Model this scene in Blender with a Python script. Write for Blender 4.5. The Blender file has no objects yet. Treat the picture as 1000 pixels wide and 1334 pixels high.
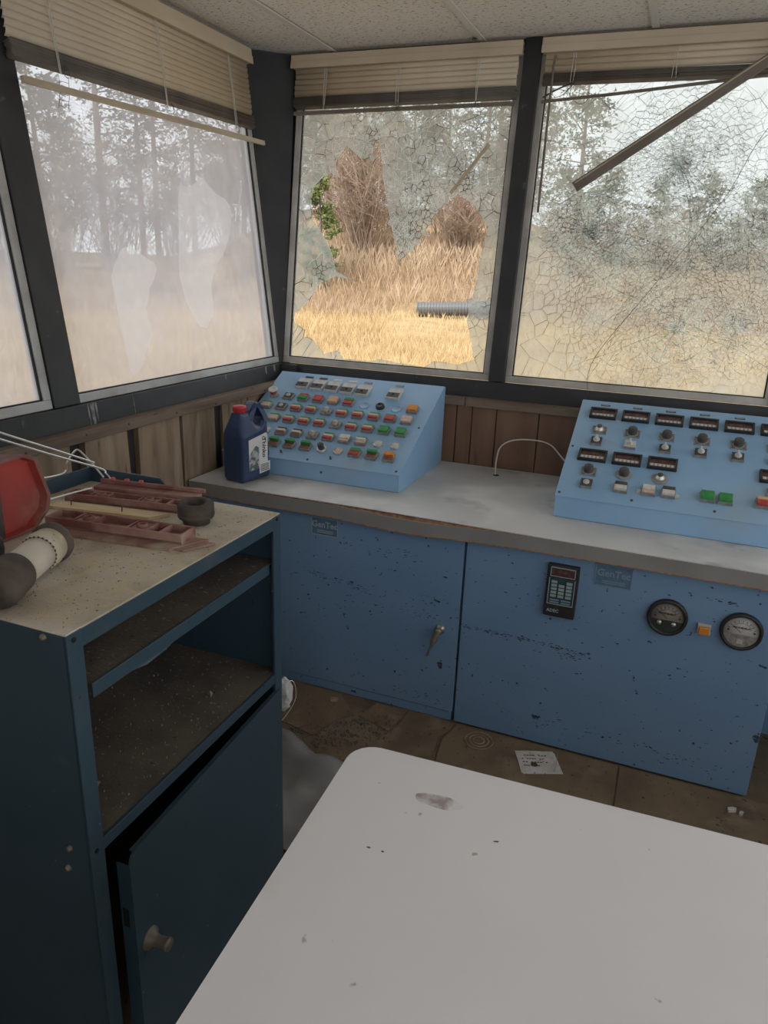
import bpy, math, random
from mathutils import Vector, Matrix
import numpy as np
random.seed(7)
R = random.random
def U(a, b): return a + (b - a) * R()
col = bpy.context.scene.collection
scene = bpy.context.scene

# ------------------------------------------------------------------ camera
F, YAW, PITCH, ROLL = 957.38, -0.3693, -0.3246, 0.0385
CAM = Vector((1.564, -2.8215, 1.4911))
fw = Vector((math.sin(YAW) * math.cos(PITCH), math.cos(YAW) * math.cos(PITCH), math.sin(PITCH)))
r0 = Vector((math.cos(YAW), -math.sin(YAW), 0)); u0 = r0.cross(fw)
rr = r0 * math.cos(ROLL) + u0 * math.sin(ROLL); uu = -r0 * math.sin(ROLL) + u0 * math.cos(ROLL)
cd = bpy.data.cameras.new('camera'); cam = bpy.data.objects.new('camera', cd); col.objects.link(cam)
cam.matrix_world = Matrix(((rr.x, uu.x, -fw.x, CAM.x), (rr.y, uu.y, -fw.y, CAM.y), (rr.z, uu.z, -fw.z, CAM.z), (0, 0, 0, 1)))
cd.sensor_fit = 'VERTICAL'; cd.sensor_height = 24.0; cd.lens = F / 1334 * 24.0
cd.clip_start = 0.02; cd.clip_end = 500
scene.camera = cam

# ------------------------------------------------------------------ sky, sun, exposure
w = bpy.data.worlds.new('overcast_sky'); scene.world = w; w.use_nodes = True
bg = w.node_tree.nodes['Background']; bg.inputs[0].default_value = (0.93, 0.96, 1.0, 1); bg.inputs[1].default_value = 1.15
sd = bpy.data.lights.new('sun', 'SUN'); sd.energy = 2.2; sd.angle = math.radians(25); sd.color = (1.0, 0.95, 0.86)
sun = bpy.data.objects.new('sun', sd); col.objects.link(sun)
sun.rotation_euler = Vector((0.25, 0.75, -0.85)).to_track_quat('-Z', 'Y').to_euler()
scene.view_settings.view_transform = 'Standard'; scene.view_settings.look = 'None'
scene.view_settings.exposure = 0.70; scene.view_settings.gamma = 1.0
scene.view_settings.use_curve_mapping = False
scene.cycles.max_bounces = 12; scene.cycles.transparent_max_bounces = 24
scene.cycles.diffuse_bounces = 5

# ------------------------------------------------------------------ materials
def mat(name, c, c2=None, scale=6.0, detail=5.0, lo=0.4, hi=0.65, rough=0.6, metal=0.0, bump=0.0, bscale=None,
        spots=(), stretch=(1, 1, 1), spec=0.5):
    m = bpy.data.materials.new(name); m.use_nodes = True
    nt = m.node_tree; N = nt.nodes; L = nt.links; b = N['Principled BSDF']
    b.inputs['Roughness'].default_value = rough; b.inputs['Metallic'].default_value = metal
    b.inputs['Specular IOR Level'].default_value = spec
    b.inputs['Base Color'].default_value = (*c, 1)
    if c2 is None and not spots and not bump: return m
    tc = N.new('ShaderNodeTexCoord'); mp = N.new('ShaderNodeMapping'); mp.inputs['Scale'].default_value = stretch
    L.new(tc.outputs['Object'], mp.inputs['Vector'])
    def noise(s, d):
        n = N.new('ShaderNodeTexNoise'); n.inputs['Scale'].default_value = s; n.inputs['Detail'].default_value = d
        L.new(mp.outputs[0], n.inputs['Vector']); return n.outputs['Fac']
    def ramp(src, a, e):
        r = N.new('ShaderNodeMapRange'); r.inputs[1].default_value = a; r.inputs[2].default_value = e
        L.new(src, r.inputs[0]); return r.outputs[0]
    cur = None
    def mixc(fac, prev, c):
        x = N.new('ShaderNodeMix'); x.data_type = 'RGBA'
        L.new(fac, x.inputs[0])
        if isinstance(prev, tuple): x.inputs[6].default_value = (*prev, 1)
        else: L.new(prev, x.inputs[6])
        x.inputs[7].default_value = (*c, 1); return x.outputs[2]
    cur = c
    if c2 is not None: cur = mixc(ramp(noise(scale, detail), lo, hi), cur, c2)
    for (sc, s, a, e) in spots: cur = mixc(ramp(noise(s, 3.0), a, e), cur, sc)
    if not isinstance(cur, tuple): L.new(cur, b.inputs['Base Color'])
    if bump:
        bn = N.new('ShaderNodeBump'); bn.inputs['Strength'].default_value = bump; bn.inputs['Distance'].default_value = 0.004
        L.new(noise(bscale or scale * 4, 4.0), bn.inputs['Height']); L.new(bn.outputs[0], b.inputs['Normal'])
    return m

def film(name, tint, haze, k, var=0.15, scale=14.0, gloss=0.04, stretch=(1, 1, 1)):
    """dirty glass: clear part and dusty, light-scattering part"""
    m = bpy.data.materials.new(name); m.use_nodes = True
    nt = m.node_tree; N = nt.nodes; L = nt.links; N.remove(N['Principled BSDF']); out = N['Material Output']
    t = N.new('ShaderNodeBsdfTransparent'); t.inputs[0].default_value = (*tint, 1)
    h = N.new('ShaderNodeBsdfTranslucent'); h.inputs[0].default_value = (*haze, 1)
    d = N.new('ShaderNodeBsdfDiffuse'); d.inputs[0].default_value = (*haze, 1)
    hd = N.new('ShaderNodeMixShader'); hd.inputs[0].default_value = 0.3
    L.new(h.outputs[0], hd.inputs[1]); L.new(d.outputs[0], hd.inputs[2])
    mx = N.new('ShaderNodeMixShader'); L.new(t.outputs[0], mx.inputs[1]); L.new(hd.outputs[0], mx.inputs[2])
    tc = N.new('ShaderNodeTexCoord'); mp = N.new('ShaderNodeMapping'); mp.inputs['Scale'].default_value = stretch
    n = N.new('ShaderNodeTexNoise'); n.inputs['Scale'].default_value = scale; n.inputs['Detail'].default_value = 8
    r = N.new('ShaderNodeMapRange'); r.inputs[1].default_value = 0.3; r.inputs[2].default_value = 0.7
    r.inputs[3].default_value = max(0, k - var); r.inputs[4].default_value = min(1, k + var)
    L.new(tc.outputs['Object'], mp.inputs[0]); L.new(mp.outputs[0], n.inputs['Vector']); L.new(n.outputs['Fac'], r.inputs[0]); L.new(r.outputs[0], mx.inputs[0])
    g = N.new('ShaderNodeBsdfGlossy'); g.inputs['Roughness'].default_value = 0.15
    mg = N.new('ShaderNodeMixShader'); mg.inputs[0].default_value = gloss
    L.new(mx.outputs[0], mg.inputs[1]); L.new(g.outputs[0], mg.inputs[2]); L.new(mg.outputs[0], out.inputs[0])
    return m

M = {}
M['blue_light'] = mat('sky_blue_enamel', (0.24, 0.42, 0.63), (0.28, 0.46, 0.66), 5, rough=0.45,
                      spots=(((0.31, 0.42, 0.52), 3.0, 0.58, 0.80),))
M['blue_mid'] = mat('scuffed_blue_enamel', (0.165, 0.285, 0.455), (0.18, 0.30, 0.465), 3.5, rough=0.42, stretch=(1, 1, 1.6),
                    spots=(((0.20, 0.31, 0.45), 2.0, 0.58, 0.75), ((0.02, 0.03, 0.05), 60, 0.69, 0.71), ((0.03, 0.05, 0.08), 16, 0.735, 0.75)))
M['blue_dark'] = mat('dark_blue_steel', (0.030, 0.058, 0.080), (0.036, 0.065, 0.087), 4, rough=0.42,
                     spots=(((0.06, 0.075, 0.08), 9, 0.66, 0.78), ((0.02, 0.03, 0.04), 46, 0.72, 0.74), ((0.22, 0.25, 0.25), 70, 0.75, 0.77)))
M['dusty_top'] = mat('dusty_cream_top', (0.52, 0.46, 0.36), (0.36, 0.305, 0.22), 9, rough=0.9, lo=0.42, hi=0.72, bump=0.25, bscale=160,
                     spots=(((0.52, 0.44, 0.28), 30, 0.55, 0.70), ((0.12, 0.10, 0.08), 120, 0.66, 0.72), ((0.60, 0.58, 0.53), 5, 0.55, 0.75)))
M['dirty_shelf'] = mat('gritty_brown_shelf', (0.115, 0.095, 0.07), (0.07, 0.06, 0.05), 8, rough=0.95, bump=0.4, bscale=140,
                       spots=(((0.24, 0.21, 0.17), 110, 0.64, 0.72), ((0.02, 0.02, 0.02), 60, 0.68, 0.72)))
M['counter_top'] = mat('grey_laminate', (0.58, 0.58, 0.565), (0.48, 0.485, 0.475), 3.2, rough=0.5, bump=0.05,
                       spots=(((0.74, 0.74, 0.71), 4.0, 0.52, 0.76), ((0.27, 0.28, 0.28), 7, 0.62, 0.80)))
M['edge_grey'] = mat('grey_edge_band', (0.25, 0.243, 0.232), (0.21, 0.203, 0.193), 5, rough=0.6)
M['core_brown'] = mat('brown_chipboard', (0.26, 0.115, 0.055), (0.42, 0.24, 0.125), 60, rough=0.95, bump=0.4)
M['black_steel'] = mat('black_painted_steel', (0.022, 0.023, 0.025), (0.034, 0.035, 0.037), 8, rough=0.55,
                       spots=(((0.10, 0.10, 0.10), 26, 0.70, 0.78),))
M['alu'] = mat('dull_aluminium', (0.46, 0.46, 0.44), (0.34, 0.33, 0.31), 9, rough=0.5, metal=0.25)
M['alu_brown'] = mat('grimy_aluminium', (0.52, 0.50, 0.46), (0.38, 0.36, 0.33), 10, rough=0.55, metal=0.2)
M['gasket'] = mat('black_gasket', (0.02, 0.02, 0.02), rough=0.8)
M['plank_back'] = mat('reddish_stained_plank', (0.20, 0.112, 0.070), (0.155, 0.082, 0.050), 5, rough=0.6, stretch=(3.5, 3.5, 0.35),
                      spots=(((0.08, 0.05, 0.035), 9, 0.66, 0.76),))
M['plank_left'] = mat('weathered_plywood', (0.30, 0.22, 0.145), (0.19, 0.135, 0.085), 7, rough=0.85, stretch=(3, 3, 0.5), bump=0.5, bscale=30,
                      spots=(((0.38, 0.31, 0.23), 5, 0.55, 0.75), ((0.10, 0.07, 0.045), 14, 0.66, 0.74)))
M['rail_wood'] = mat('grey_brown_rail', (0.19, 0.145, 0.105), (0.12, 0.088, 0.062), 7, rough=0.85, stretch=(0.5, 0.5, 4),
                     spots=(((0.05, 0.04, 0.03), 30, 0.68, 0.74),))
M['wall_dark'] = mat('dark_lining', (0.035, 0.03, 0.028), rough=0.9)
M['wall_paint'] = mat('pale_wall_board', (0.42, 0.39, 0.34), (0.36, 0.33, 0.28), 2, rough=0.85)
M['tee'] = mat('ceiling_grid_metal', (0.60, 0.57, 0.52), rough=0.6)
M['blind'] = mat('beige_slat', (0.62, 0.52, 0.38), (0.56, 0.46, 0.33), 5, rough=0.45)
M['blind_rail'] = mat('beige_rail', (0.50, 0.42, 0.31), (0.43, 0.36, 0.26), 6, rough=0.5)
M['stack_slat'] = mat('shaded_gathered_slat', (0.20, 0.17, 0.135), (0.14, 0.118, 0.095), 8, rough=0.7)  # same slats as the blind; the backlit stack's shade is in this colour
M['brown_strip'] = mat('taupe_strip', (0.19, 0.16, 0.13), (0.15, 0.125, 0.10), 8, rough=0.6)
M['cord'] = mat('pale_cord', (0.62, 0.60, 0.55), rough=0.8)
M['cord_dark'] = mat('dark_cord', (0.07, 0.065, 0.06), rough=0.8)
M['white_wire'] = mat('cream_wire', (0.62, 0.60, 0.52), rough=0.5)
M['table'] = mat('white_table_top', (0.74, 0.72, 0.715), (0.69, 0.67, 0.67), 2.0, rough=0.5, bump=0.03, bscale=300,
                 spots=(((0.56, 0.53, 0.50), 3.5, 0.62, 0.80), ((0.40, 0.38, 0.36), 30, 0.73, 0.77)))
M['table_edge'] = mat('white_table_edge', (0.66, 0.64, 0.63), rough=0.5)
M['steel_leg'] = mat('grey_tube', (0.25, 0.25, 0.26), rough=0.35, metal=0.8)
M['jug_blue'] = mat('navy_plastic', (0.026, 0.048, 0.115), (0.032, 0.056, 0.13), 10, rough=0.38)
M['red_cap'] = mat('red_plastic_cap', (0.50, 0.045, 0.05), rough=0.4)
M['label_white'] = mat('printed_label', (0.66, 0.66, 0.64), (0.60, 0.60, 0.58), 20, rough=0.6)
M['label_art'] = mat('grey_label_print', (0.10, 0.13, 0.13), (0.40, 0.43, 0.42), 45, rough=0.6, lo=0.45, hi=0.55)
M['ink'] = mat('black_ink', (0.02, 0.02, 0.022), rough=0.7)
M['red_oxide'] = mat('red_oxide_casting', (0.19, 0.072, 0.06), (0.34, 0.20, 0.16), 14, rough=0.8, bump=0.3,
                     spots=(((0.38, 0.29, 0.22), 10, 0.60, 0.78),))
M['oxide_dust'] = mat('dusty_casting', (0.33, 0.21, 0.16), (0.21, 0.11, 0.085), 16, rough=0.9, bump=0.3,
                      spots=(((0.42, 0.35, 0.27), 12, 0.58, 0.76),))
M['pine'] = mat('fresh_pine_board', (0.58, 0.45, 0.27), (0.50, 0.37, 0.20), 8, rough=0.75, stretch=(0.5, 4, 1))
M['rubber'] = mat('dirty_rubber', (0.042, 0.033, 0.027), (0.10, 0.078, 0.06), 16, rough=0.9, bump=0.5)
M['tube_ivory'] = mat('ivory_plastic_tube', (0.56, 0.51, 0.42), (0.44, 0.38, 0.29), 6, rough=0.55)
M['red_plastic'] = mat('red_plastic', (0.36, 0.045, 0.035), (0.25, 0.05, 0.04), 10, rough=0.5,
                       spots=(((0.30, 0.15, 0.11), 12, 0.60, 0.80),))
M['red_rim'] = mat('brownish_red_rim', (0.17, 0.062, 0.055), (0.24, 0.11, 0.09), 18, rough=0.7)
M['steel_wire'] = mat('bright_steel_wire', (0.72, 0.72, 0.70), rough=0.3, metal=0.8)
M['nail'] = mat('rusty_nail', (0.09, 0.055, 0.04), rough=0.8)
M['floor'] = mat('dirty_brown_floor', (0.19, 0.14, 0.09), (0.12, 0.09, 0.062), 5, rough=0.95, bump=0.35, bscale=60,
                 spots=(((0.26, 0.205, 0.14), 3, 0.52, 0.72), ((0.035, 0.028, 0.022), 45, 0.64, 0.70), ((0.26, 0.22, 0.16), 90, 0.68, 0.72)))
M['lino'] = mat('worn_brown_tile', (0.21, 0.15, 0.092), (0.145, 0.105, 0.068), 6, rough=0.85,
                spots=(((0.27, 0.21, 0.14), 9, 0.55, 0.75), ((0.05, 0.04, 0.03), 60, 0.68, 0.73)))
M['grit'] = mat('grey_grit', (0.27, 0.225, 0.17), (0.13, 0.11, 0.09), 60, rough=0.95, bump=0.8, bscale=200)
M['pebble'] = mat('pale_debris', (0.33, 0.27, 0.19), (0.2, 0.15, 0.1), 20, rough=0.9)
M['paper'] = mat('soiled_paper', (0.66, 0.63, 0.57), (0.54, 0.51, 0.45), 30, rough=0.85,
                 spots=(((0.10, 0.07, 0.045), 16, 0.70, 0.76), ((0.18, 0.17, 0.16), 110, 0.64, 0.70)))
M['tarp'] = mat('dull_grey_sheet', (0.27, 0.265, 0.255), (0.18, 0.175, 0.165), 6, rough=0.35, bump=0.1)
M['plastic_white'] = mat('crumpled_white_plastic', (0.55, 0.55, 0.55), (0.42, 0.42, 0.42), 25, rough=0.5)
M['chrome'] = mat('tarnished_chrome', (0.50, 0.46, 0.38), (0.33, 0.29, 0.23), 30, rough=0.35, metal=0.8)
M['brass_dull'] = mat('dusty_brass', (0.22, 0.20, 0.155), (0.14, 0.125, 0.10), 30, rough=0.5, metal=0.4)
M['screw'] = mat('dark_screw', (0.08, 0.08, 0.08), rough=0.5, metal=0.6)
M['black_plastic'] = mat('black_plastic', (0.018, 0.018, 0.02), (0.03, 0.03, 0.03), 30, rough=0.5)
M['dark_grey'] = mat('dark_grey_plastic', (0.055, 0.052, 0.05), (0.09, 0.085, 0.08), 40, rough=0.6)
M['grey_bezel'] = mat('grey_button_bezel', (0.30, 0.30, 0.285), (0.21, 0.205, 0.19), 60, rough=0.55)
M['g_green'] = mat('green_lens', (0.035, 0.24, 0.06), (0.055, 0.31, 0.085), 60, rough=0.4)
M['g_red'] = mat('red_lens', (0.40, 0.045, 0.045), (0.50, 0.085, 0.075), 60, rough=0.45)
M['g_cream'] = mat('cream_lens', (0.58, 0.51, 0.36), (0.50, 0.42, 0.29), 60, rough=0.5)
M['g_white'] = mat('white_lens', (0.66, 0.63, 0.58), (0.54, 0.50, 0.46), 60, rough=0.5)
M['g_orange'] = mat('orange_lens', (0.66, 0.25, 0.03), (0.58, 0.19, 0.02), 60, rough=0.45)
M['g_peach'] = mat('faded_orange_lens', (0.66, 0.40, 0.22), (0.58, 0.33, 0.18), 60, rough=0.5)
M['g_pink'] = mat('faded_pink_lens', (0.64, 0.47, 0.40), (0.56, 0.37, 0.31), 60, rough=0.5)
M['g_brown'] = mat('exposed_red_brown_socket', (0.20, 0.075, 0.06), (0.30, 0.13, 0.11), 60, rough=0.7)
M['g_olive'] = mat('olive_black_button', (0.03, 0.045, 0.035), rough=0.4)
M['g_glass'] = mat('smoky_dome', (0.40, 0.36, 0.29), (0.13, 0.10, 0.07), 70, rough=0.2, lo=0.45, hi=0.6)
M['silver'] = mat('silver_ring', (0.55, 0.54, 0.51), rough=0.3, metal=0.7)
M['meter_white'] = mat('off_white_meter', (0.60, 0.59, 0.56), (0.50, 0.49, 0.46), 50, rough=0.5)
M['maroon'] = mat('maroon_display_window', (0.075, 0.03, 0.032), (0.12, 0.065, 0.06), 70, rough=0.25)
M['digit_strip'] = mat('grey_digit_strip', (0.30, 0.28, 0.25), (0.18, 0.165, 0.15), 90, rough=0.6)
M['keypad_blue'] = mat('teal_keypad', (0.02, 0.055, 0.065), rough=0.5)
M['key_white'] = mat('pale_key', (0.30, 0.37, 0.37), rough=0.5)
M['dial_brown'] = mat('stained_dial', (0.27, 0.23, 0.20), (0.2, 0.165, 0.14), 40, rough=0.5)
M['dial_white'] = mat('white_dial', (0.50, 0.49, 0.46), (0.43, 0.42, 0.39), 40, rough=0.5)
M['plate_line'] = mat('embossed_plate_line', (0.34, 0.42, 0.46), rough=0.5)
M['plate_blue'] = mat('grey_blue_plate', (0.10, 0.19, 0.28), (0.075, 0.15, 0.23), 60, rough=0.5)
M['plate_line_dim'] = mat('worn_plate_line', (0.20, 0.29, 0.36), rough=0.5)
M['drip'] = mat('chalky_drip', (0.30, 0.30, 0.30), (0.12, 0.12, 0.12), 60, rough=0.9, lo=0.4, hi=0.6)
M['hole_black'] = mat('black_hole', (0.005, 0.005, 0.005), rough=0.9)
M['stain'] = mat('brown_stain', (0.34, 0.285, 0.27), (0.70, 0.68, 0.675), 40, rough=0.6, lo=0.36, hi=0.56)
# outdoors
M['field'] = mat('straw_ground', (0.42, 0.30, 0.155), (0.30, 0.20, 0.10), 1.2, rough=1.0, spots=(((0.22, 0.14, 0.08), 0.25, 0.50, 0.68),))
M['straw'] = mat('straw_blades', (0.66, 0.50, 0.28), (0.57, 0.42, 0.22), 0.8, rough=0.9)
M['sedge'] = mat('russet_blades', (0.45, 0.32, 0.205), (0.57, 0.44, 0.30), 0.5, rough=0.9)
M['twig'] = mat('bare_twigs', (0.30, 0.21, 0.15), (0.42, 0.33, 0.25), 1.0, rough=0.9)
M['thicket'] = mat('grey_brown_thicket', (0.20, 0.145, 0.105), (0.27, 0.21, 0.165), 1.0, rough=0.9)
M['bark'] = mat('grey_brown_bark', (0.14, 0.11, 0.09), (0.21, 0.175, 0.15), 1.0, rough=0.95)
M['needles'] = mat('pine_needles', (0.055, 0.085, 0.05), (0.09, 0.12, 0.07), 0.6, rough=0.9)
M['needles_bright'] = mat('bright_pine_needles', (0.22, 0.25, 0.085), (0.12, 0.15, 0.06), 2.0, rough=0.9)
M['culvert'] = mat('corrugated_grey_pipe', (0.17, 0.17, 0.175), rough=0.5, metal=0.3)
M['roof'] = mat('dark_roof', (0.10, 0.10, 0.10), rough=0.9)
# glass
M['pane_left'] = film('dusty_left_pane', (0.90, 0.92, 0.95), (0.58, 0.58, 0.635), 0.66, 0.08, 9, stretch=(1, 1.5, 0.8))
M['pane_patch'] = film('thick_dust_film', (0.9, 0.9, 0.95), (0.64, 0.64, 0.685), 0.81, 0.05, 20)
M['pane_mid'] = film('cracked_mid_pane', (0.86, 0.91, 0.90), (0.68, 0.73, 0.75), 0.46, 0.10, 12)
M['pane_right'] = film('cracked_right_pane', (0.90, 0.94, 0.93), (0.74, 0.78, 0.775), 0.55, 0.10, 8)
M['pane_clear'] = film('clear_back_of_pane', (0.95, 0.97, 0.96), (0.7, 0.7, 0.7), 0.0, 0.0, 5, gloss=0.02)

def crack_mat():
    m = film('crack_edge', (0.6, 0.7, 0.68), (0.86, 0.95, 0.92), 0.85, 0.1, 30, gloss=0.1)
    nt = m.node_tree; N = nt.nodes; L = nt.links
    n = N.new('ShaderNodeTexNoise'); n.inputs['Scale'].default_value = 11; n.inputs['Detail'].default_value = 3
    r = N.new('ShaderNodeMapRange'); r.inputs[1].default_value = 0.47; r.inputs[2].default_value = 0.53
    x = N.new('ShaderNodeMix'); x.data_type = 'RGBA'; x.inputs[6].default_value = (0.86, 0.95, 0.92, 1); x.inputs[7].default_value = (0.03, 0.045, 0.045, 1)
    tc = N.new('ShaderNodeTexCoord'); L.new(tc.outputs['Object'], n.inputs['Vector']); L.new(n.outputs['Fac'], r.inputs[0]); L.new(r.outputs[0], x.inputs[0])
    for s in N:
        if s.type in ('BSDF_TRANSLUCENT', 'BSDF_DIFFUSE'): L.new(x.outputs[2], s.inputs[0])
    return m
M['crack'] = crack_mat()
M['crack_light'] = film('pale_crack', (0.8, 0.9, 0.88), (0.95, 1.0, 0.98), 0.92, 0.06, 30)
M['crack_dark'] = film('dark_crack', (0.6, 0.65, 0.64), (0.05, 0.06, 0.06), 0.75, 0.15, 30)

def ceiling_mat():
    m = mat('fissured_ceiling_tile', (0.72, 0.68, 0.61), rough=0.95)
    nt = m.node_tree; N = nt.nodes; L = nt.links; b = N['Principled BSDF']
    tc = N.new('ShaderNodeTexCoord'); mp = N.new('ShaderNodeMapping'); mp.inputs['Scale'].default_value = (1.0, 1.8, 1.0)
    L.new(tc.outputs['Object'], mp.inputs[0])
    n = N.new('ShaderNodeTexNoise'); n.inputs['Scale'].default_value = 75; n.inputs['Detail'].default_value = 3; n.inputs['Distortion'].default_value = 0.6
    L.new(mp.outputs[0], n.inputs['Vector'])
    r = N.new('ShaderNodeMapRange'); r.inputs[1].default_value = 0.58; r.inputs[2].default_value = 0.66; L.new(n.outputs['Fac'], r.inputs[0])
    x = N.new('ShaderNodeMix'); x.data_type = 'RGBA'; x.inputs[6].default_value = (0.72, 0.68, 0.61, 1); x.inputs[7].default_value = (0.26, 0.24, 0.21, 1)
    L.new(r.outputs[0], x.inputs[0]); L.new(x.outputs[2], b.inputs['Base Color'])
    inv = N.new('ShaderNodeMath'); inv.operation = 'SUBTRACT'; inv.inputs[0].default_value = 1; L.new(r.outputs[0], inv.inputs[1])
    bn = N.new('ShaderNodeBump'); bn.inputs['Strength'].default_value = 0.6; bn.inputs['Distance'].default_value = 0.003
    L.new(inv.outputs[0], bn.inputs['Height']); L.new(bn.outputs[0], b.inputs['Normal'])
    return m
M['tile'] = ceiling_mat()

# ------------------------------------------------------------------ mesh helpers
def empty(name, loc=(0, 0, 0), label=None, cat=None, group=None, kind=None):
    o = bpy.data.objects.new(name, None); col.objects.link(o); o.location = loc; o.empty_display_size = 0.1
    tag(o, label, cat, group, kind); return o
def tag(o, label=None, cat=None, group=None, kind=None):
    if label: o['label'] = label
    if cat: o['category'] = cat
    if group: o['group'] = group
    if kind: o['kind'] = kind
    return o
def origin(o):
    p = Vector((0, 0, 0))
    while o is not None: p = p + o.location; o = o.parent
    return p

class MB:
    """collects shapes, then becomes ONE mesh object"""
    def __init__(s, T=None): s.v = []; s.f = []; s.mi = []; s.sm = []; s.T = T
    def add(s, vs, fs, mi=0, smooth=False):
        k = len(s.v)
        for p in vs:
            p = Vector(p); s.v.append(s.T @ p if s.T is not None else p)
        for f in fs: s.f.append([i + k for i in f]); s.mi.append(mi); s.sm.append(smooth)
        return s
    def box(s, x0, y0, z0, x1, y1, z1, mi=0):
        vs = [(x, y, z) for x in (x0, x1) for y in (y0, y1) for z in (z0, z1)]
        return s.add(vs, [(0, 1, 3, 2), (4, 6, 7, 5), (0, 4, 5, 1), (2, 3, 7, 6), (0, 2, 6, 4), (1, 5, 7, 3)], mi)
    def bar(s, p0, p1, wd, th, up=(0, 0, 1), mi=0):
        p0 = Vector(p0); p1 = Vector(p1); d = (p1 - p0).normalized(); a = d.cross(Vector(up)).normalized(); b = a.cross(d)
        vs = [p + a * i * wd / 2 + b * j * th / 2 for p in (p0, p1) for i, j in ((-1, -1), (1, -1), (1, 1), (-1, 1))]
        return s.add(vs, [(3, 2, 1, 0), (4, 5, 6, 7)] + [(i, (i + 1) % 4, 4 + (i + 1) % 4, 4 + i) for i in range(4)], mi)
    def prism(s, poly, vec, mi=0, smi=None):
        n = len(poly); v = Vector(vec); vs = [Vector(p) for p in poly] + [Vector(p) + v for p in poly]
        s.add(vs, [list(range(n))[::-1], list(range(n, 2 * n))], mi)
        return s.add(vs, [(i, (i + 1) % n, n + (i + 1) % n, n + i) for i in range(n)], mi if smi is None else smi)
    def tube(s, path, r, n=8, mi=0, caps=True, smooth=True):
        P = [Vector(p) for p in path]; k = len(P); vs = []; a = None
        rs = r if isinstance(r, (list, tuple)) else [r] * k
        for i in range(k):
            d = (P[min(i + 1, k - 1)] - P[max(i - 1, 0)]).normalized()
            if a is None:
                a = d.cross(Vector((0, 0, 1)))
                if a.length < 0.05: a = d.cross(Vector((1, 0, 0)))
            a = (a - d * a.dot(d)).normalized(); b = d.cross(a)
            for j in range(n):
                t = 2 * math.pi * j / n; vs.append(P[i] + (a * math.cos(t) + b * math.sin(t)) * rs[i])
        fs = [(i * n + j, i * n + (j + 1) % n, (i + 1) * n + (j + 1) % n, (i + 1) * n + j) for i in range(k - 1) for j in range(n)]
        s.add(vs, fs, mi, smooth)
        if caps: s.add(vs[:n], [list(range(n))[::-1]], mi); s.add(vs[-n:], [list(range(n))], mi)
        return s
    def lathe(s, prof, o=(0, 0, 0), axis=(0, 0, 1), n=20, mi=0, smooth=True):
        o = Vector(o); d = Vector(axis).normalized(); a = d.cross(Vector((0, 0, 1)))
        if a.length < 0.05: a = Vector((1, 0, 0))
        a.normalize(); b = d.cross(a); vs = []
        for r, h in prof:
            for j in range(n):
                t = 2 * math.pi * j / n; vs.append(o + d * h + (a * math.cos(t) + b * math.sin(t)) * max(r, 1e-5))
        k = len(prof)
        return s.add(vs, [(i * n + j, i * n + (j + 1) % n, (i + 1) * n + (j + 1) % n, (i + 1) * n + j) for i in range(k - 1) for j in range(n)], mi, smooth)
    def mesh(s, name, mats, off=(0, 0, 0)):
        me = bpy.data.meshes.new(name); off = Vector(off)
        me.from_pydata([tuple(p - off) for p in s.v], [], s.f)
        for m in (mats if isinstance(mats, (list, tuple)) else [mats]): me.materials.append(M[m])
        me.polygons.foreach_set('material_index', s.mi); me.polygons.foreach_set('use_smooth', s.sm)
        me.validate(); me.update(); return me
    def build(s, name, mats, parent=None, bevel=0.0, local=False, seg=2):
        o = bpy.data.objects.new(name, s.mesh(name, mats, (0, 0, 0) if local or parent is None else origin(parent))); col.objects.link(o)
        o.parent = parent
        if bevel:
            b = o.modifiers.new('bevel', 'BEVEL'); b.width = bevel; b.segments = seg; b.limit_method = 'ANGLE'; b.angle_limit = 0.6
        return o

def inst(name, me, parent, loc=(0, 0, 0), rot=(0, 0, 0)):
    o = bpy.data.objects.new(name, me); col.objects.link(o); o.parent = parent; o.location = loc; o.rotation_euler = rot; return o

def text_part(name, txt, size, material, parent, mtx, depth=0.0004, align='CENTER'):
    """flat lettering; mtx maps text plane to the parent's local space"""
    cu = bpy.data.curves.new(name, 'FONT'); cu.body = txt; cu.size = size; cu.extrude = depth; cu.align_x = align; cu.align_y = 'CENTER'; cu.resolution_u = 2; cu.offset = size * 0.02
    t = bpy.data.objects.new('t', cu); col.objects.link(t)
    dg = bpy.context.evaluated_depsgraph_get(); me = bpy.data.meshes.new_from_object(t.evaluated_get(dg)); bpy.data.objects.remove(t)
    me.transform(mtx); me.materials.clear(); me.materials.append(M[material])
    o = bpy.data.objects.new(name, me); col.objects.link(o); o.parent = parent; return o

def curve_solid(outer, holes, depth, bevel, mtx):
    """filled 2-D outline with holes, given thickness; returns mesh"""
    cu = bpy.data.curves.new('outline', 'CURVE'); cu.dimensions = '2D'; cu.fill_mode = 'BOTH'; cu.extrude = depth / 2 - bevel; cu.bevel_depth = bevel; cu.bevel_resolution = 3; cu.offset = -bevel
    for poly in [outer] + holes:
        sp = cu.splines.new('POLY'); sp.points.add(len(poly) - 1); sp.use_cyclic_u = True
        for p, q in zip(sp.points, poly): p.co = (q[0], q[1], 0, 1)
    t = bpy.data.objects.new('t', cu); col.objects.link(t)
    dg = bpy.context.evaluated_depsgraph_get(); me = bpy.data.meshes.new_from_object(t.evaluated_get(dg)); bpy.data.objects.remove(t)
    me.transform(mtx); return me

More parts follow.
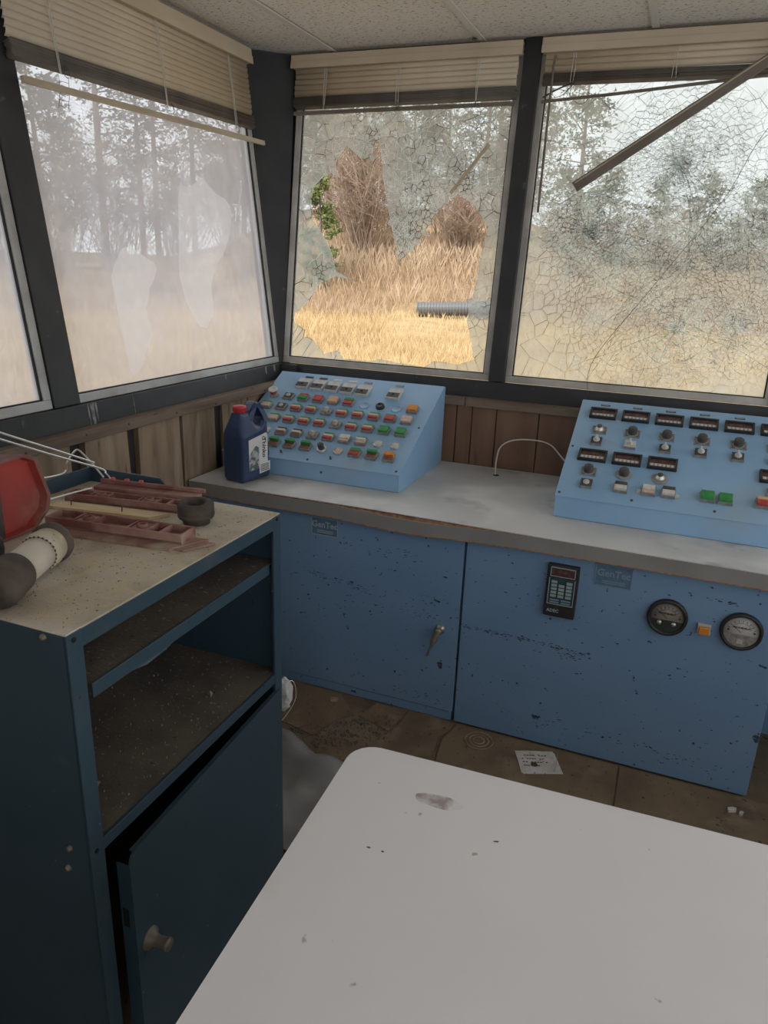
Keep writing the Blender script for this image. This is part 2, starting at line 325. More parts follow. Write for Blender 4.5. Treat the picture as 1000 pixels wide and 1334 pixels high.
def smooth_loop(pts, it=2):
    for _ in range(it):
        q = []
        for i in range(len(pts)):
            a = Vector(pts[i]); b = Vector(pts[(i + 1) % len(pts)])
            q += [a * 0.75 + b * 0.25, a * 0.25 + b * 0.75]
        pts = [tuple(p) for p in q]
    return pts
def spline(pts, n=8):
    """Catmull-Rom path through points"""
    P = [Vector(p) for p in pts]; P = [P[0] * 2 - P[1]] + P + [P[-1] * 2 - P[-2]]; out = []
    for i in range(1, len(P) - 2):
        for k in range(n):
            t = k / n; a, b, c, d = P[i - 1], P[i], P[i + 1], P[i + 2]
            out.append(0.5 * ((2 * b) + (c - a) * t + (2 * a - 5 * b + 4 * c - d) * t * t + (3 * b - a - 3 * c + d) * t ** 3))
    out.append(P[-2]); return out

# ------------------------------------------------------------------ the room
TH = math.radians(7.2); SN, CS = math.sin(TH), math.cos(TH)
# window planes: u along the wall, s up the leaning glass, o towards the room
WB = Matrix(((1, 0, 0, 0), (0, SN, -CS, 0.0823), (0, CS, SN, 1.0926), (0, 0, 0, 1)))
WL = Matrix(((0, -SN, CS, -0.0823), (1, 0, 0, 0), (0, CS, SN, 1.0926), (0, 0, 0, 1)))
ZC = 2.283; STOP = (ZC - 1.0926) / CS
XR, YR = 3.35, -3.95

fl = MB().box(-0.1, YR, -0.12, XR, 0.1, 0.0).build('floor', 'floor'); tag(fl, kind='structure')
def slab(poly, z0, z1, name, m, parent, lab=None):
    o = MB().prism([(x, y, z0) for x, y in poly], (0, 0, z1 - z0)).build(name, m, parent); 
    if lab: o['label'] = lab
    return o
for poly in ([(0.30, -0.80), (0.47, -0.70), (0.60, -0.70), (0.665, -0.765), (0.70, -0.80), (0.655, -0.85), (0.625, -0.963), (0.49, -0.935), (0.33, -0.90)],
             [(0.715, -0.795), (0.745, -0.70), (0.862, -0.70), (0.842, -0.838)],
             [(0.875, -0.70), (1.03, -0.70), (1.03, -0.745), (1.005, -0.80), (1.018, -0.90), (0.86, -0.985), (0.80, -0.93), (0.85, -0.845)],
             [(1.045, -0.70), (1.575, -0.70), (1.575, -1.15), (1.10, -1.15), (1.035, -0.92), (1.02, -0.80)],
             [(1.582, -0.70), (2.10, -0.70), (2.10, -1.20), (1.582, -1.20)],
             [(0.66, -0.99), (0.80, -1.01), (1.02, -0.99), (1.06, -1.18), (0.72, -1.18)]):
    slab(poly, 0.0005, 0.004, 'floor_tile', 'lino', fl)
# coiled ring mark trodden into the dirt
g = MB()
for rad in (0.018, 0.032, 0.046):
    g.tube([(1.135 + rad * math.cos(t * math.pi / 14), -0.762 + rad * math.sin(t * math.pi / 14), 0.005) for t in range(29)], 0.0025, 5)
g.build('ring_mark', 'pebble', fl)
# loose grit on the bare patch
g = MB()
for i in range(900):
    x, y = U(0.52, 0.86), U(-1.02, -0.72)
    if abs((x - 0.60) * 0.75 - (y + 0.99)) > 0.085: continue
    s_ = U(0.002, 0.006)
    g.add([(x - s_, y, 0.001), (x + s_, y - s_, 0.001), (x + s_ * 0.3, y + s_, 0.001), (x, y, 0.001 + s_ * 1.4)], [(0, 1, 3), (1, 2, 3), (2, 0, 3)])
for i in range(800):
    x, y = U(0.4, 2.2), U(-1.15, -0.70); s_ = U(0.001, 0.004)
    g.add([(x - s_, y, 0.004), (x + s_, y - s_, 0.004), (x + s_ * 0.3, y + s_, 0.004), (x, y, 0.004 + s_ * 1.2)], [(0, 1, 3), (1, 2, 3), (2, 0, 3)])
o = g.build('loose_grit', 'grit'); tag(o, 'scattered dark grit and crumbs on the brown floor', 'grit', kind='stuff')

# ceiling
ce = MB().box(-0.30, YR, ZC + 0.03, XR, 0.32, ZC + 0.10).build('ceiling', 'wall_dark'); tag(ce, kind='structure')
xs = [-0.285, 0.106, 0.716, 1.320, 1.926, 2.532, 3.138, XR - 0.005]; ys = [0.262, -0.93, -2.15, -3.37, YR + 0.005]
tile_cache = {}
for i in range(len(xs) - 1):
    for j in range(len(ys) - 1):
        a, b, c_, d_ = xs[i] + 0.008, xs[i + 1] - 0.008, ys[j + 1] + 0.008, ys[j] - 0.008
        key = (round(b - a, 3), round(d_ - c_, 3))
        if key not in tile_cache: tile_cache[key] = MB().box(0, 0, 0, key[0], key[1], 0.015).mesh('ceiling_tile', 'tile')
        inst('ceiling_tile', tile_cache[key], ce, (a, c_, ZC + 0.004 + 0.002 * ((i * 3 + j) % 2)))
for x in xs[1:-1]: MB().box(x - 0.012, YR, ZC - 0.002, x + 0.012, 0.262, ZC + 0.0035).box(x - 0.002, YR, ZC + 0.004, x + 0.002, 0.26, ZC + 0.03).build('ceiling_tee', 'tee', ce)
for y in ys[1:-1]: MB().box(-0.28, y - 0.012, ZC - 0.0015, XR, y + 0.012, ZC + 0.0035).build('ceiling_tee', 'tee', ce)

# roof slab above the ceiling; its unseen eaves are sized to control incoming daylight
o = MB().box(-0.75, YR - 0.15, ZC + 0.12, XR + 0.15, 0.75, ZC + 0.20).build('roof', 'roof'); tag(o, kind='structure')

# lower walls
wbk = MB().box(-0.12, 0.022, -0.12, XR + 0.1, 0.12, 0.985).build('wall_back', 'wall_dark'); tag(wbk, kind='structure')
wlf = MB().box(-0.12, YR, -0.12, -0.032, 0.022, 0.985).build('wall_left', 'wall_dark'); tag(wlf, kind='structure')
# back wall planks (above the worktop and behind the cabinets)
edges = [-0.02, 0.20, 0.43, 0.62, 0.765, 0.829, 0.9276, 1.0945, 1.26, 1.43, 1.60, 1.78, 1.95, 2.12, 2.30, 2.48, 2.66, 2.84, 3.02, 3.2, 3.345]
for a, b in zip(edges[:-1], edges[1:]):
    MB().box(a + 0.002, 0.004 + U(0, 0.004), 0.02, b - 0.002, 0.021, 0.985).build('plank', 'plank_back', wbk, bevel=0.0015)
# left wall plywood pieces, uneven and slightly askew
for y0_, y1_, z0_, sk, th_, zt_ in ((-3.9, -3.0, 0.02, 0.0, 0.0, 0.98), (-2.99, -2.2, 0.02, 0.0, 0.0, 0.98), (-2.19, -1.56, 0.02, 0.0, 0.004, 0.98), (-1.55, -1.235, 0.02, 0.01, 0.0, 0.97),
                                    (-1.215, -1.0, 0.02, 0.018, 0.012, 0.985), (-0.972, -0.737, 0.02, 0.012, 0.008, 0.985), (-0.731, -0.527, 0.02, 0.006, 0.004, 0.98),
                                    (-0.475, -0.30, 0.02, 0.0, 0.0, 0.98), (-0.29, 0.0, 0.02, 0.0, 0.0, 0.98)):
    pl = [(-0.03, y0_ + sk, zt_), (-0.03, y1_ - sk, zt_), (-0.03, y1_ + sk * 0.6, z0_), (-0.03, y0_ + sk * 0.2, z0_)]
    MB().prism(pl, (0.012 + th_, 0, 0)).build('plank', 'plank_left', wlf, bevel=0.001)
# horizontal wooden rails
for n_, (a, b) in enumerate(((-0.005, 0.80), (0.803, 2.05), (2.053, XR - 0.005))):
    o = MB().box(a, -0.012, 0.972, b, 0.03, 1.004).build('trim_%d' % (n_ + 1), 'rail_wood', bevel=0.002); tag(o, kind='structure')
o = MB().add([(-0.035, YR + .01, 0.970), (-0.035, 0.0, 0.972), (-0.035, 0.0, 1.006), (-0.035, YR + .01, 1.008), (0.006, YR + .01, 0.970), (0.006, -0.012, 0.974), (0.006, -0.012, 1.006), (0.006, YR + .01, 1.008)],
             [(0, 1, 2, 3), (4, 7, 6, 5), (0, 4, 5, 1), (3, 2, 6, 7), (0, 3, 7, 4), (1, 5, 6, 2)]).build('trim_4', 'rail_wood', bevel=0.002); tag(o, kind='structure')
o = MB()
for y in (-0.2, -0.55, -0.78, -1.02, -1.2, -1.42): o.lathe([(0.004, 0.0), (0.003, 0.002), (0, 0.0022)], (0.006, y, 0.99 + U(-.006, .006)), (1, 0, 0), 8)
o.build('nail_head', 'nail', bpy.data.objects['trim_4'])

# black steel posts and rails of the leaning window wall
b_ = MB(WB)
sb = empty('window_frame_back', (0, 0, 0), kind='structure')
sl = empty('window_frame_side', (0, 0, 0), kind='structure')
MB(WB).box(-0.075, -0.115, -0.055, 3.40, -0.028, 0.030).build('bottom_rail', 'black_steel', sb, bevel=0.003)
MB(WB).box(-0.15, 1.155, -0.055, 3.50, STOP + 0.02, 0.012).build('top_rail', 'black_steel', sb)
for u0_, u1_ in ((0.873, 0.936), (1.885, 1.95), (2.86, 2.92)): MB(WB).box(u0_, -0.027, -0.05, u1_, STOP, 0.034).build('mullion', 'black_steel', sb, bevel=0.003)
MB(WL).box(YR, -0.115, -0.055, 0.055, -0.028, 0.030).build('bottom_rail', 'black_steel', sl, bevel=0.003)
MB(WL).box(YR, 1.155, -0.055, 0.13, STOP + 0.02, 0.012).build('top_rail', 'black_steel', sl)
for u0_, u1_ in ((-1.239, -1.1395), (-2.45, -2.36), (-3.66, -3.57)): MB(WL).box(u0_, -0.027, -0.05, u1_, STOP, 0.018).build('mullion', 'black_steel', sl, bevel=0.003)
for u_, w_, h_ in ((-1.128, 0.006, 0.075), (-1.112, 0.016, 0.080), (-1.096, 0.008, 0.06), (-0.93, 0.003, 0.07), (-0.40, 0.010, 0.02), (-0.10, 0.012, 0.035), (-0.03, 0.018, 0.030)):
    MB(WL).prism([(u_ - w_ / 2, -0.030, 0.0302), (u_ + w_ / 2, -0.030, 0.0302), (u_ + w_ * 0.4, -0.03 - h_ * 0.7, 0.0302), (u_, -0.03 - h_, 0.0302), (u_ - w_ * 0.35, -0.03 - h_ * 0.6, 0.0302)], (0, 0, 0.0005)).build('white_drip', 'drip', sl)
# corner post: a flat filler that widens towards the ceiling
lo_a, lo_b = Vector((-0.055, 0.070, 1.03)), Vector((-0.070, 0.052, 1.03)); hi_a, hi_b = Vector((-0.075, 0.215, ZC)), Vector((-0.232, 0.075, ZC))
bk = Vector((-0.14, 0.14, 0)) * 0.7; bk2 = Vector((-0.10, 0.10, 0))
MB().add([lo_a, lo_b, lo_b + bk, lo_a + bk, hi_a, hi_b, hi_b + bk2, hi_a + bk2],
         [(0, 3, 2, 1), (4, 5, 6, 7), (0, 1, 5, 4), (1, 2, 6, 5), (2, 3, 7, 6), (3, 0, 4, 7)]).build('corner_post', 'black_steel', sb)
MB().prism([(-0.10, 0.02, 0.94), (0.03, 0.02, 0.94), (0.03, 0.035, 0.94), (-0.10, 0.14, 0.94)], (0, 0, 0.125)).build('corner_block', 'black_steel', sb)

MB(WB).prism([(-0.058, -0.03, -0.05), (-0.058, STOP, -0.05), (-0.235, STOP, -0.05), (-0.085, -0.03, -0.05)], (0, 0, 0.046)).build('corner_filler', 'black_steel', sb)
MB(WL).prism([(0.047, -0.03, -0.05), (0.085, -0.03, -0.05), (0.235, STOP, -0.05), (0.047, STOP, -0.05)], (0, 0, 0.046)).build('corner_filler', 'black_steel', sl)
# right and rear walls (behind the viewer): unseen window openings in both, added to light the foreground
wr = MB().box(XR, YR, -0.12, XR + 0.1, 0.12, 0.85).box(XR, YR, 2.24, XR + 0.1, 0.30, ZC + 0.1)
for y in (YR, -2.70, -1.40, -0.05): wr.box(XR, y, 0.85, XR + 0.1, y + 0.07, 2.24)
wr = wr.build('wall_right', 'wall_paint'); tag(wr, kind='structure')
wq = MB().box(-0.3, YR - 0.1, -0.12, XR + 0.1, YR, 0.85).box(-0.3, YR - 0.1, 2.24, XR + 0.1, YR, ZC + 0.1)
for x, x_ in ((-0.3, 1.55), (2.40, 2.47), (XR + 0.03, XR + 0.1)): wq.box(x, YR - 0.1, 0.85, x_, YR, 2.24)
wq = wq.build('wall_rear', 'wall_paint'); tag(wq, kind='structure')

# ------------------------------------------------------------------ windows
def frame(win, T, u0, u1, s0, s1, m, wd=0.026, o0=-0.02, o1=0.012):
    for (a, b, c, d) in ((u0 - wd, s0 - wd, u1 + wd, s0), (u0 - wd, s1, u1 + wd, s1 + wd), (u0 - wd, s0, u0, s1), (u1, s0, u1 + wd, s1)):
        MB(T).box(a, b, o0, c, d, o1).build('frame_bar', m, win, bevel=0.002)
    g = MB(T); e = 0.004
    for (a, b, c, d) in ((u0, s0, u1, s0 + e), (u0, s1 - e, u1, s1), (u0, s0, u0 + e, s1), (u1 - e, s0, u1, s1)): g.box(a, b, -0.006, c, d, 0.006)
    g.build('gasket', 'gasket', win)
S1 = 1.15
wins = []
for n_, (T, u0_, u1_, fm) in enumerate(((WL, -2.34, -1.267, 'alu'), (WL, -1.140, 0.022, 'alu'), (WB, -0.033, 0.846, 'alu_brown'), (WB, 0.960, 1.860, 'alu_brown'), (WB, 1.975, 2.835, 'alu_brown'), (WL, -3.55, -2.47, 'alu'))):
    wn = empty('window_%d' % (n_ + 1), (0, 0, 0), kind='structure'); wins.append(wn)
    frame(wn, T, u0_, u1_, 0.0, S1, fm)
    if n_ in (0, 4, 5):
        MB(T).add([(u0_, 0, 0), (u1_, 0, 0), (u1_, S1, 0), (u0_, S1, 0)], [(0, 1, 2, 3)]).add([(u0_, 0, -0.005), (u1_, 0, -0.005), (u1_, S1, -0.005), (u0_, S1, -0.005)], [(3, 2, 1, 0)], 1).build('pane', ['pane_left', 'pane_clear'], wn)
# the wide side pane: dusty, with two whiter patches where old film still clings
def rough_loop(pts): return [(a + U(-.004, .004), b + U(-.004, .004)) for a, b, c in smooth_loop([(a, b, 0) for a, b in pts], 1)]
PATCH = [rough_loop(p) for p in (
    [(-0.8, 0.439), (-0.73, 0.40), (-0.665, 0.372), (-0.70, 0.32), (-0.727, 0.286), (-0.765, 0.213), (-0.739, 0.161), (-0.79, 0.10), (-0.828, 0.043), (-0.883, 0.019), (-0.894, 0.147), (-0.905, 0.266), (-0.892, 0.358)],
    [(-0.477, 0.665), (-0.449, 0.635), (-0.39, 0.654), (-0.334, 0.691), (-0.282, 0.643), (-0.171, 0.615), (-0.165, 0.551), (-0.222, 0.449), (-0.337, 0.363), (-0.377, 0.266), (-0.365, 0.209), (-0.46, 0.13), (-0.529, 0.229), (-0.554, 0.309), (-0.541, 0.413)])]
def flat_fill(outer, holes, T, m, name, parent):
    cu = bpy.data.curves.new('outline', 'CURVE'); cu.dimensions = '2D'; cu.fill_mode = 'BOTH'; cu.extrude = 0.0
    for poly in [outer] + holes:
        sp = cu.splines.new('POLY'); sp.points.add(len(poly) - 1); sp.use_cyclic_u = True
        for p, q in zip(sp.points, poly): p.co = (q[0], q[1], 0, 1)
    t = bpy.data.objects.new('t', cu); col.objects.link(t)
    dg = bpy.context.evaluated_depsgraph_get(); me = bpy.data.meshes.new_from_object(t.evaluated_get(dg)); bpy.data.objects.remove(t)
    me.transform(T); me.materials.clear(); me.materials.append(M[m]); return inst(name, me, parent)
flat_fill([(-1.140, 0.0), (0.022, 0.0), (0.022, S1), (-1.140, S1)], PATCH, WL, 'pane_left', 'pane', wins[1])
MB(WL).add([(-1.14, 0, -0.005), (0.022, 0, -0.005), (0.022, S1, -0.005), (-1.14, S1, -0.005)], [(3, 2, 1, 0)]).build('pane_outside', 'pane_clear', wins[1])
for p in PATCH: flat_fill(p, [], WL, 'pane_patch', 'dust_film', wins[1])

HOLE = [(0.173, 0.861), (0.22, 0.823), (0.249, 0.804), (0.286, 0.813), (0.301, 0.886), (0.326, 0.844), (0.34, 0.752), (0.363, 0.669), (0.394, 0.566), (0.417, 0.491), (0.445, 0.415), (0.488, 0.464), (0.539, 0.531), (0.583, 0.606), (0.619, 0.651), (0.666, 0.674), (0.73, 0.639), (0.798, 0.554), (0.791, 0.491), (0.777, 0.435), (0.776, 0.361), (0.76, 0.277), (0.753, 0.2), (0.784, 0.107), (0.795, 0.05), (0.736, 0.026), (0.684, 0.031), (0.631, 0.032), (0.592, 0.004), (0.537, 0.01), (0.46, 0.013), (0.393, 0.023), (0.361, 0.011), (0.293, 0.01), (0.224, 0.01), (0.198, 0.044), (0.129, 0.023), (0.078, 0.077), (0.029, 0.095), (0.033, 0.116), (-0.03, 0.154), (-0.025, 0.18), (0.043, 0.24), (0.085, 0.308), (0.168, 0.352), (0.139, 0.435), (0.113, 0.483), (0.075, 0.532), (0.036, 0.58), (0.026, 0.648), (0.034, 0.701), (0.076, 0.744), (0.126, 0.763), (0.139, 0.81)]
def inside(p, poly):
    x, y = p; r = False; n = len(poly)
    for i in range(n):
        (x0, y0), (x1, y1) = poly[i], poly[(i + 1) % n]
        if (y0 > y) != (y1 > y) and x < (x1 - x0) * (y - y0) / (y1 - y0) + x0: r = not r
    return r
def voronoi(seeds, rect):
    S = np.array(seeds); out = []
    for i in range(len(S)):
        d = np.hypot(*(S - S[i]).T); order = np.argsort(d)[1:60]
        poly = [(rect[0], rect[2]), (rect[1], rect[2]), (rect[1], rect[3]), (rect[0], rect[3])]
        for j in order:
            if len(poly) < 3: break
            far = max(math.hypot(p[0] - S[i, 0], p[1] - S[i, 1]) for p in poly)
            if d[j] > 2 * far: break
            mx, my = (S[i] + S[j]) / 2; nx, ny = S[j] - S[i]; q = []
            for k in range(len(poly)):
                a, b = poly[k], poly[(k + 1) % len(poly)]
                da = (a[0] - mx) * nx + (a[1] - my) * ny; db = (b[0] - mx) * nx + (b[1] - my) * ny
                if da <= 0: q.append(a)
                if (da < 0 < db) or (db < 0 < da):
                    t = da / (da - db); q.append((a[0] + (b[0] - a[0]) * t, a[1] + (b[1] - a[1]) * t))
            poly = q
        out.append(poly)
    return out
def area(p): return abs(sum(p[i][0] * p[(i + 1) % len(p)][1] - p[(i + 1) % len(p)][0] * p[i][1] for i in range(len(p)))) / 2
def clean(p):
    q = []
    for a in p:
        if not q or math.hypot(a[0] - q[-1][0], a[1] - q[-1][1]) > 8e-4: q.append(a)
    if len(q) > 2 and math.hypot(q[0][0] - q[-1][0], q[0][1] - q[-1][1]) < 8e-4: q.pop()
    return q
def shard(mb, poly, rim, back=True):
    n = len(poly); cx = sum(p[0] for p in poly) / n; cy = sum(p[1] for p in poly) / n
    rad = min(math.hypot(p[0] - cx, p[1] - cy) for p in poly); k = 1 - min(0.45, rim / max(rad, 1e-4)); k0 = 1 - min(0.1, 0.0003 / max(rad, 1e-4))
    o = U(-0.0006, 0.0006); tx, ty = U(-.01, .01), U(-.01, .01)
    P = lambda p, s_, z: (cx + (p[0] - cx) * s_, cy + (p[1] - cy) * s_, z + o + (p[0] - cx) * tx + (p[1] - cy) * ty)
    ring = [P(p, k0, 0.0) for p in poly]; inn = [P(p, k, 0.0) for p in poly]; bkr = [P(p, k0, -0.004) for p in poly]
    vs = ring + inn + bkr
    mb.add(vs, [list(range(n, 2 * n))], 0)
    mb.add(vs, [(i, (i + 1) % n, n + (i + 1) % n, n + i) for i in range(n)] + [(i, 2 * n + i, 2 * n + (i + 1) % n, (i + 1) % n) for i in range(n)], 1)
    mb.add(vs, [list(range(3 * n - 1, 2 * n - 1, -1))], 2)
def cracked(win, T, polys, gm, rim, cm='crack'):
    polys = [clean(p) for p in polys]; polys = sorted([p for p in polys if len(p) > 2 and area(p) > 4e-6], key=area, reverse=True)
    for p in polys[:300]:
        mb = MB(T); shard(mb, p, rim); mb.build('glass_shard', [gm, cm if R() < 0.5 else 'crack', 'pane_clear'], win)
    mb = MB(T)
    for p in polys[300:]: shard(mb, p, rim)
    if polys[300:]: tag(mb.build('fine_glass_shards', [gm, 'crack', 'pane_clear'], win), kind='stuff')
def polar(c, rings, seeds, rect, keep=None, jit=0.35, ph=0.0):
    for (ra, rb, nr, na) in rings:
        for i in range(nr):
            r_ = ra + (rb - ra) * (i + 0.5) / nr
            for j in range(na):
                t = 2 * math.pi * (j + 0.5 * (i % 2) * 0.4 + U(-jit, jit)) / na + ph; q = r_ + U(-jit, jit) * (rb - ra) / nr
                p = (c[0] + q * math.cos(t), c[1] + q * math.sin(t))
                if rect[0] < p[0] < rect[1] and rect[2] < p[1] < rect[3] and (keep is None or keep(p)): seeds.append(p)
def thin(seeds, dmin):
    out = []; grid = {}
    for p in seeds:
        d = dmin(p) if callable(dmin) else dmin; k = (int(p[0] / 0.05), int(p[1] / 0.05))
        if all(math.hypot(p[0] - q[0], p[1] - q[1]) > d for a in (-1, 0, 1) for b in (-1, 0, 1) for q in grid.get((k[0] + a, k[1] + b), ())):
            out.append(p); grid.setdefault(k, []).append(p)
    return out
def long_cracks(win, T, imps, rect, hole, nrad, seed, fine=0):
    rg = random.Random(seed); mbs = (MB(T), MB(T))
    def ok(p): return rect[0] < p[0] < rect[1] and rect[2] < p[1] < rect[3] and not (hole and inside(p, hole))
    def ribbon(path):
        mb = mbs[rg.random() < 0.40]; run = []
        for p in path + [None]:
            if p is not None and ok(p): run.append(p); continue
            for a, b in zip(run[:-1], run[1:]):
                d = Vector((b[0] - a[0], b[1] - a[1], 0)); 
                if d.length < 1e-5: continue
                nn = Vector((-d.y, d.x, 0)).normalized() * rg.uniform(.00025, .0006); A, B = Vector((*a, .0013)), Vector((*b, .0013))
                mb.add([A - nn, B - nn, B + nn, A + nn], [(0, 1, 2, 3)])
            run = []
    for c, r_ in imps:
        for k in range(nrad):
            a = rg.uniform(0, 6.283); p = [c[0] + .01 * math.cos(a), c[1] + .01 * math.sin(a)]; path = [tuple(p)]; cv = rg.uniform(-.06, .06)
            for _ in range(int(r_ * rg.uniform(0.8, 2.2) / .022)):
                a += cv + rg.gauss(0, .10); p[0] += .022 * math.cos(a); p[1] += .022 * math.sin(a); path.append(tuple(p))
            ribbon(path)
        for k in range(6):
            q = r_ * rg.uniform(0.25, 1.25); a0 = rg.uniform(0, 6.28); n_ = rg.randrange(8, 26)
            ribbon([(c[0] + q * (1 + rg.gauss(0, .015)) * math.cos(a0 + i * .09), c[1] + q * (1 + rg.gauss(0, .015)) * math.sin(a0 + i * .09)) for i in range(n_)])
    if fine:
        for _ in range(fine):
            c, r_ = imps[rg.randrange(len(imps))]; a = rg.uniform(0, 6.283); q = abs(rg.gauss(0.15, .55)) * r_; p = (c[0] + q * math.cos(a), c[1] + q * math.sin(a))
            t = a + (math.pi / 2 if rg.random() < .55 else 0) + rg.gauss(0, .35); l_ = rg.uniform(.006, .024) * (0.7 + q / r_ * .6); k = rg.gauss(0, .5)
            ribbon([p, (p[0] + l_ * math.cos(t), p[1] + l_ * math.sin(t)), (p[0] + l_ * math.cos(t) + l_ * .7 * math.cos(t + k), p[1] + l_ * math.sin(t) + l_ * .7 * math.sin(t + k))])
    for mb, m in zip(mbs, ('crack_light', 'crack_dark')): tag(mb.build('long_cracks', m, win), kind='stuff')
# middle pane: smashed, with a large hole
rect = (-0.033, 0.846, 0.0, S1); seeds = []; inside_ids = 0
pairs = []
for i in range(len(HOLE)):
    a, b = Vector((*HOLE[i], 0)), Vector((*HOLE[(i + 1) % len(HOLE)], 0)); n_ = max(1, int((b - a).length / 0.03)); d = (b - a).normalized(); nn = Vector((d.y, -d.x, 0))
    for k in range(n_):
        p = a + (b - a) * ((k + 0.5) / n_); w_ = U(0.007, 0.013)
        for s_ in (1, -1): pairs.append((p.x + nn.x * w_ * s_, p.y + nn.y * w_ * s_))
keep = lambda p: not inside(p, HOLE) and all(abs(p[0] - q[0]) + abs(p[1] - q[1]) > 0.02 for q in pairs)
polar((0.265, 0.856), ((0.0, 0.10, 5, 12), (0.10, 0.22, 4, 20), (0.22, 0.5, 4, 24)), seeds, rect, keep)
polar((0.504, 0.653), ((0.0, 0.10, 5, 12), (0.10, 0.20, 4, 18), (0.2, 0.45, 4, 20)), seeds, rect, keep)
polar((0.475, 0.47), ((0.0, 0.12, 7, 12),), seeds, rect, keep)
polar((0.70, 0.71), ((0.0, 0.2, 5, 14), (0.2, 0.42, 3, 16)), seeds, rect, keep)
polar((0.10, 0.36), ((0.0, 0.10, 4, 10),), seeds, rect, keep)
polar((0.80, 0.25), ((0.0, 0.2, 6, 12),), seeds, rect, keep)
seeds = thin(seeds, 0.011)
ps = thin(pairs, 0.006)
allp = [p for p in ps] + seeds
cells = voronoi(allp, rect)
cracked(wins[2], WB, [c for p, c in zip(allp, cells) if not inside(p, HOLE)], 'pane_mid', 0.0009, 'crack_light')
long_cracks(wins[2], WB, [((0.265, 0.87), 0.3), ((0.504, 0.653), 0.3), ((0.70, 0.72), 0.25), ((0.475, 0.50), 0.12)], (-0.033, 0.846, 0.0, S1), HOLE, 17, 3, 1100)
# a loose strip of tape-like splinter hanging in the smashed pane
MB(WB).prism([(0.629, 0.678, 0.004), (0.641, 0.672, 0.004), (0.775, 0.846, 0.004), (0.765, 0.856, 0.004)], (0, 0, 0.003)).build('glass_splinter', 'g_cream', wins[2])
# right pane: crazed all over, still standing
rect = (0.960, 1.860, 0.0, S1); seeds = []
imp = [((1.46, 0.772), 0.26), ((1.176, 0.55), 0.15), ((1.40, 0.31), 0.32), ((1.534, 0.214), 0.22), ((1.735, 0.25), 0.20), ((1.371, 0.45), 0.3), ((1.764, 0.561), 0.16), ((1.60, 0.50), 0.25)]
for c, r_ in imp:
    polar(c, ((0.0, r_ * 0.45, 8, 22), (r_ * 0.45, r_, 10, 44), (r_, r_ * 2.0, 4, 26)), seeds, rect, ph=U(0, 1))
def dm(p):
    d = min(math.hypot(p[0] - c[0], p[1] - c[1]) / r_ for c, r_ in imp)
    return 0.0085 if d < 0.5 else 0.0115 if d < 1.0 else 0.030 if d < 1.35 else 0.07
random.shuffle(seeds)
seeds = thin(seeds, dm) + [(0.99, 0.05), (1.05, 0.2), (1.0, 0.9), (1.02, 1.08), (1.84, 1.1), (1.7, 1.1), (1.2, 1.1)]
cracked(wins[3], WB, voronoi(seeds, rect), 'pane_right', 0.0003)
long_cracks(wins[3], WB, imp + imp[:1] * 3 + imp[1:2], (0.960, 1.860, 0.0, S1), None, 9, 5, 8500)

# ------------------------------------------------------------------ venetian blinds
def slat_mesh(L_, wd=0.025, tilt=72, m='blind', crown=0.0045):
    mb = MB(); c, s_ = math.cos(math.radians(tilt)), math.sin(math.radians(tilt)); prof = []
    for k in range(5):
        t = (k / 4 - 0.5) * wd; h = crown * (1 - (2 * k / 4 - 1) ** 2); prof.append((t * s_ - h * c * 0, t * c + h))   # (s, o)
    vs = [(x, a, b) for x in (0, L_) for a, b in prof] + [(x, a, b - 0.0004) for x in (0, L_) for a, b in prof]
    fs = [(k, k + 1, 6 + k, 5 + k) for k in range(4)] + [(10 + k, 15 + k, 16 + k, 11 + k) for k in range(4)] + [(0, 5, 15, 10), (4, 14, 19, 9)]
    fs += [(k, 10 + k, 11 + k, k + 1) for k in range(4)] + [(5 + k, 6 + k, 16 + k, 15 + k) for k in range(4)]
    return mb.add(vs, fs, 0, True).mesh('slat', m)
def blind(T, u0, u1, s_head0, s_head1, s_slat_end, n_stack, stack_h, tilt_drop, label, head_o=(0.03, 0.058), lip=True, pitch=0.0205):
    """T: window plane; slats hang against the leaning glass"""
    root = empty('venetian_blind', T @ Vector(((u0 + u1) / 2, s_head1, 0.04)), label, 'blind', 'venetian blinds over the windows')
    MB(T).box(u0 - 0.012, s_head0, head_o[0], u1 + 0.012, s_head1, head_o[1]).build('head_rail', 'blind_rail', root, bevel=0.002)
    MB(T).box(u0 - 0.014, s_head0 - 0.004, head_o[1], u1 + 0.014, s_head0 + (s_head1 - s_head0) * 0.48, head_o[1] + 0.006).box(u0 - 0.014, s_head0 + (s_head1 - s_head0) * 0.48, head_o[1], u1 + 0.014, s_head1, head_o[1] + 0.003).build('valance', 'blind', root, bevel=0.0015)
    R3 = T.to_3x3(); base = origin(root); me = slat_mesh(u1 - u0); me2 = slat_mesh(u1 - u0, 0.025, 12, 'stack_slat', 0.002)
    def put(me_, u, s_, o_, tl):
        ob = inst('slat', me_, root); q = Matrix.Rotation(tl, 3, 'Z')
        ob.matrix_local = Matrix.Translation(T @ Vector((u, s_, o_)) - base) @ (R3 @ q).to_4x4(); return ob
    n = int((s_head0 - s_slat_end) / pitch)
    for k in range(n): put(me, u0 + U(-.002, .002), s_head0 - 0.010 - k * pitch, 0.036, tilt_drop * k / max(n, 1) + U(-.0015, .0015))
    s_b = s_head0 - n * pitch
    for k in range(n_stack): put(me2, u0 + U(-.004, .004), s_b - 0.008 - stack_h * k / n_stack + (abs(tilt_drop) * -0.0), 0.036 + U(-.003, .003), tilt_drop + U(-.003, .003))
    return root
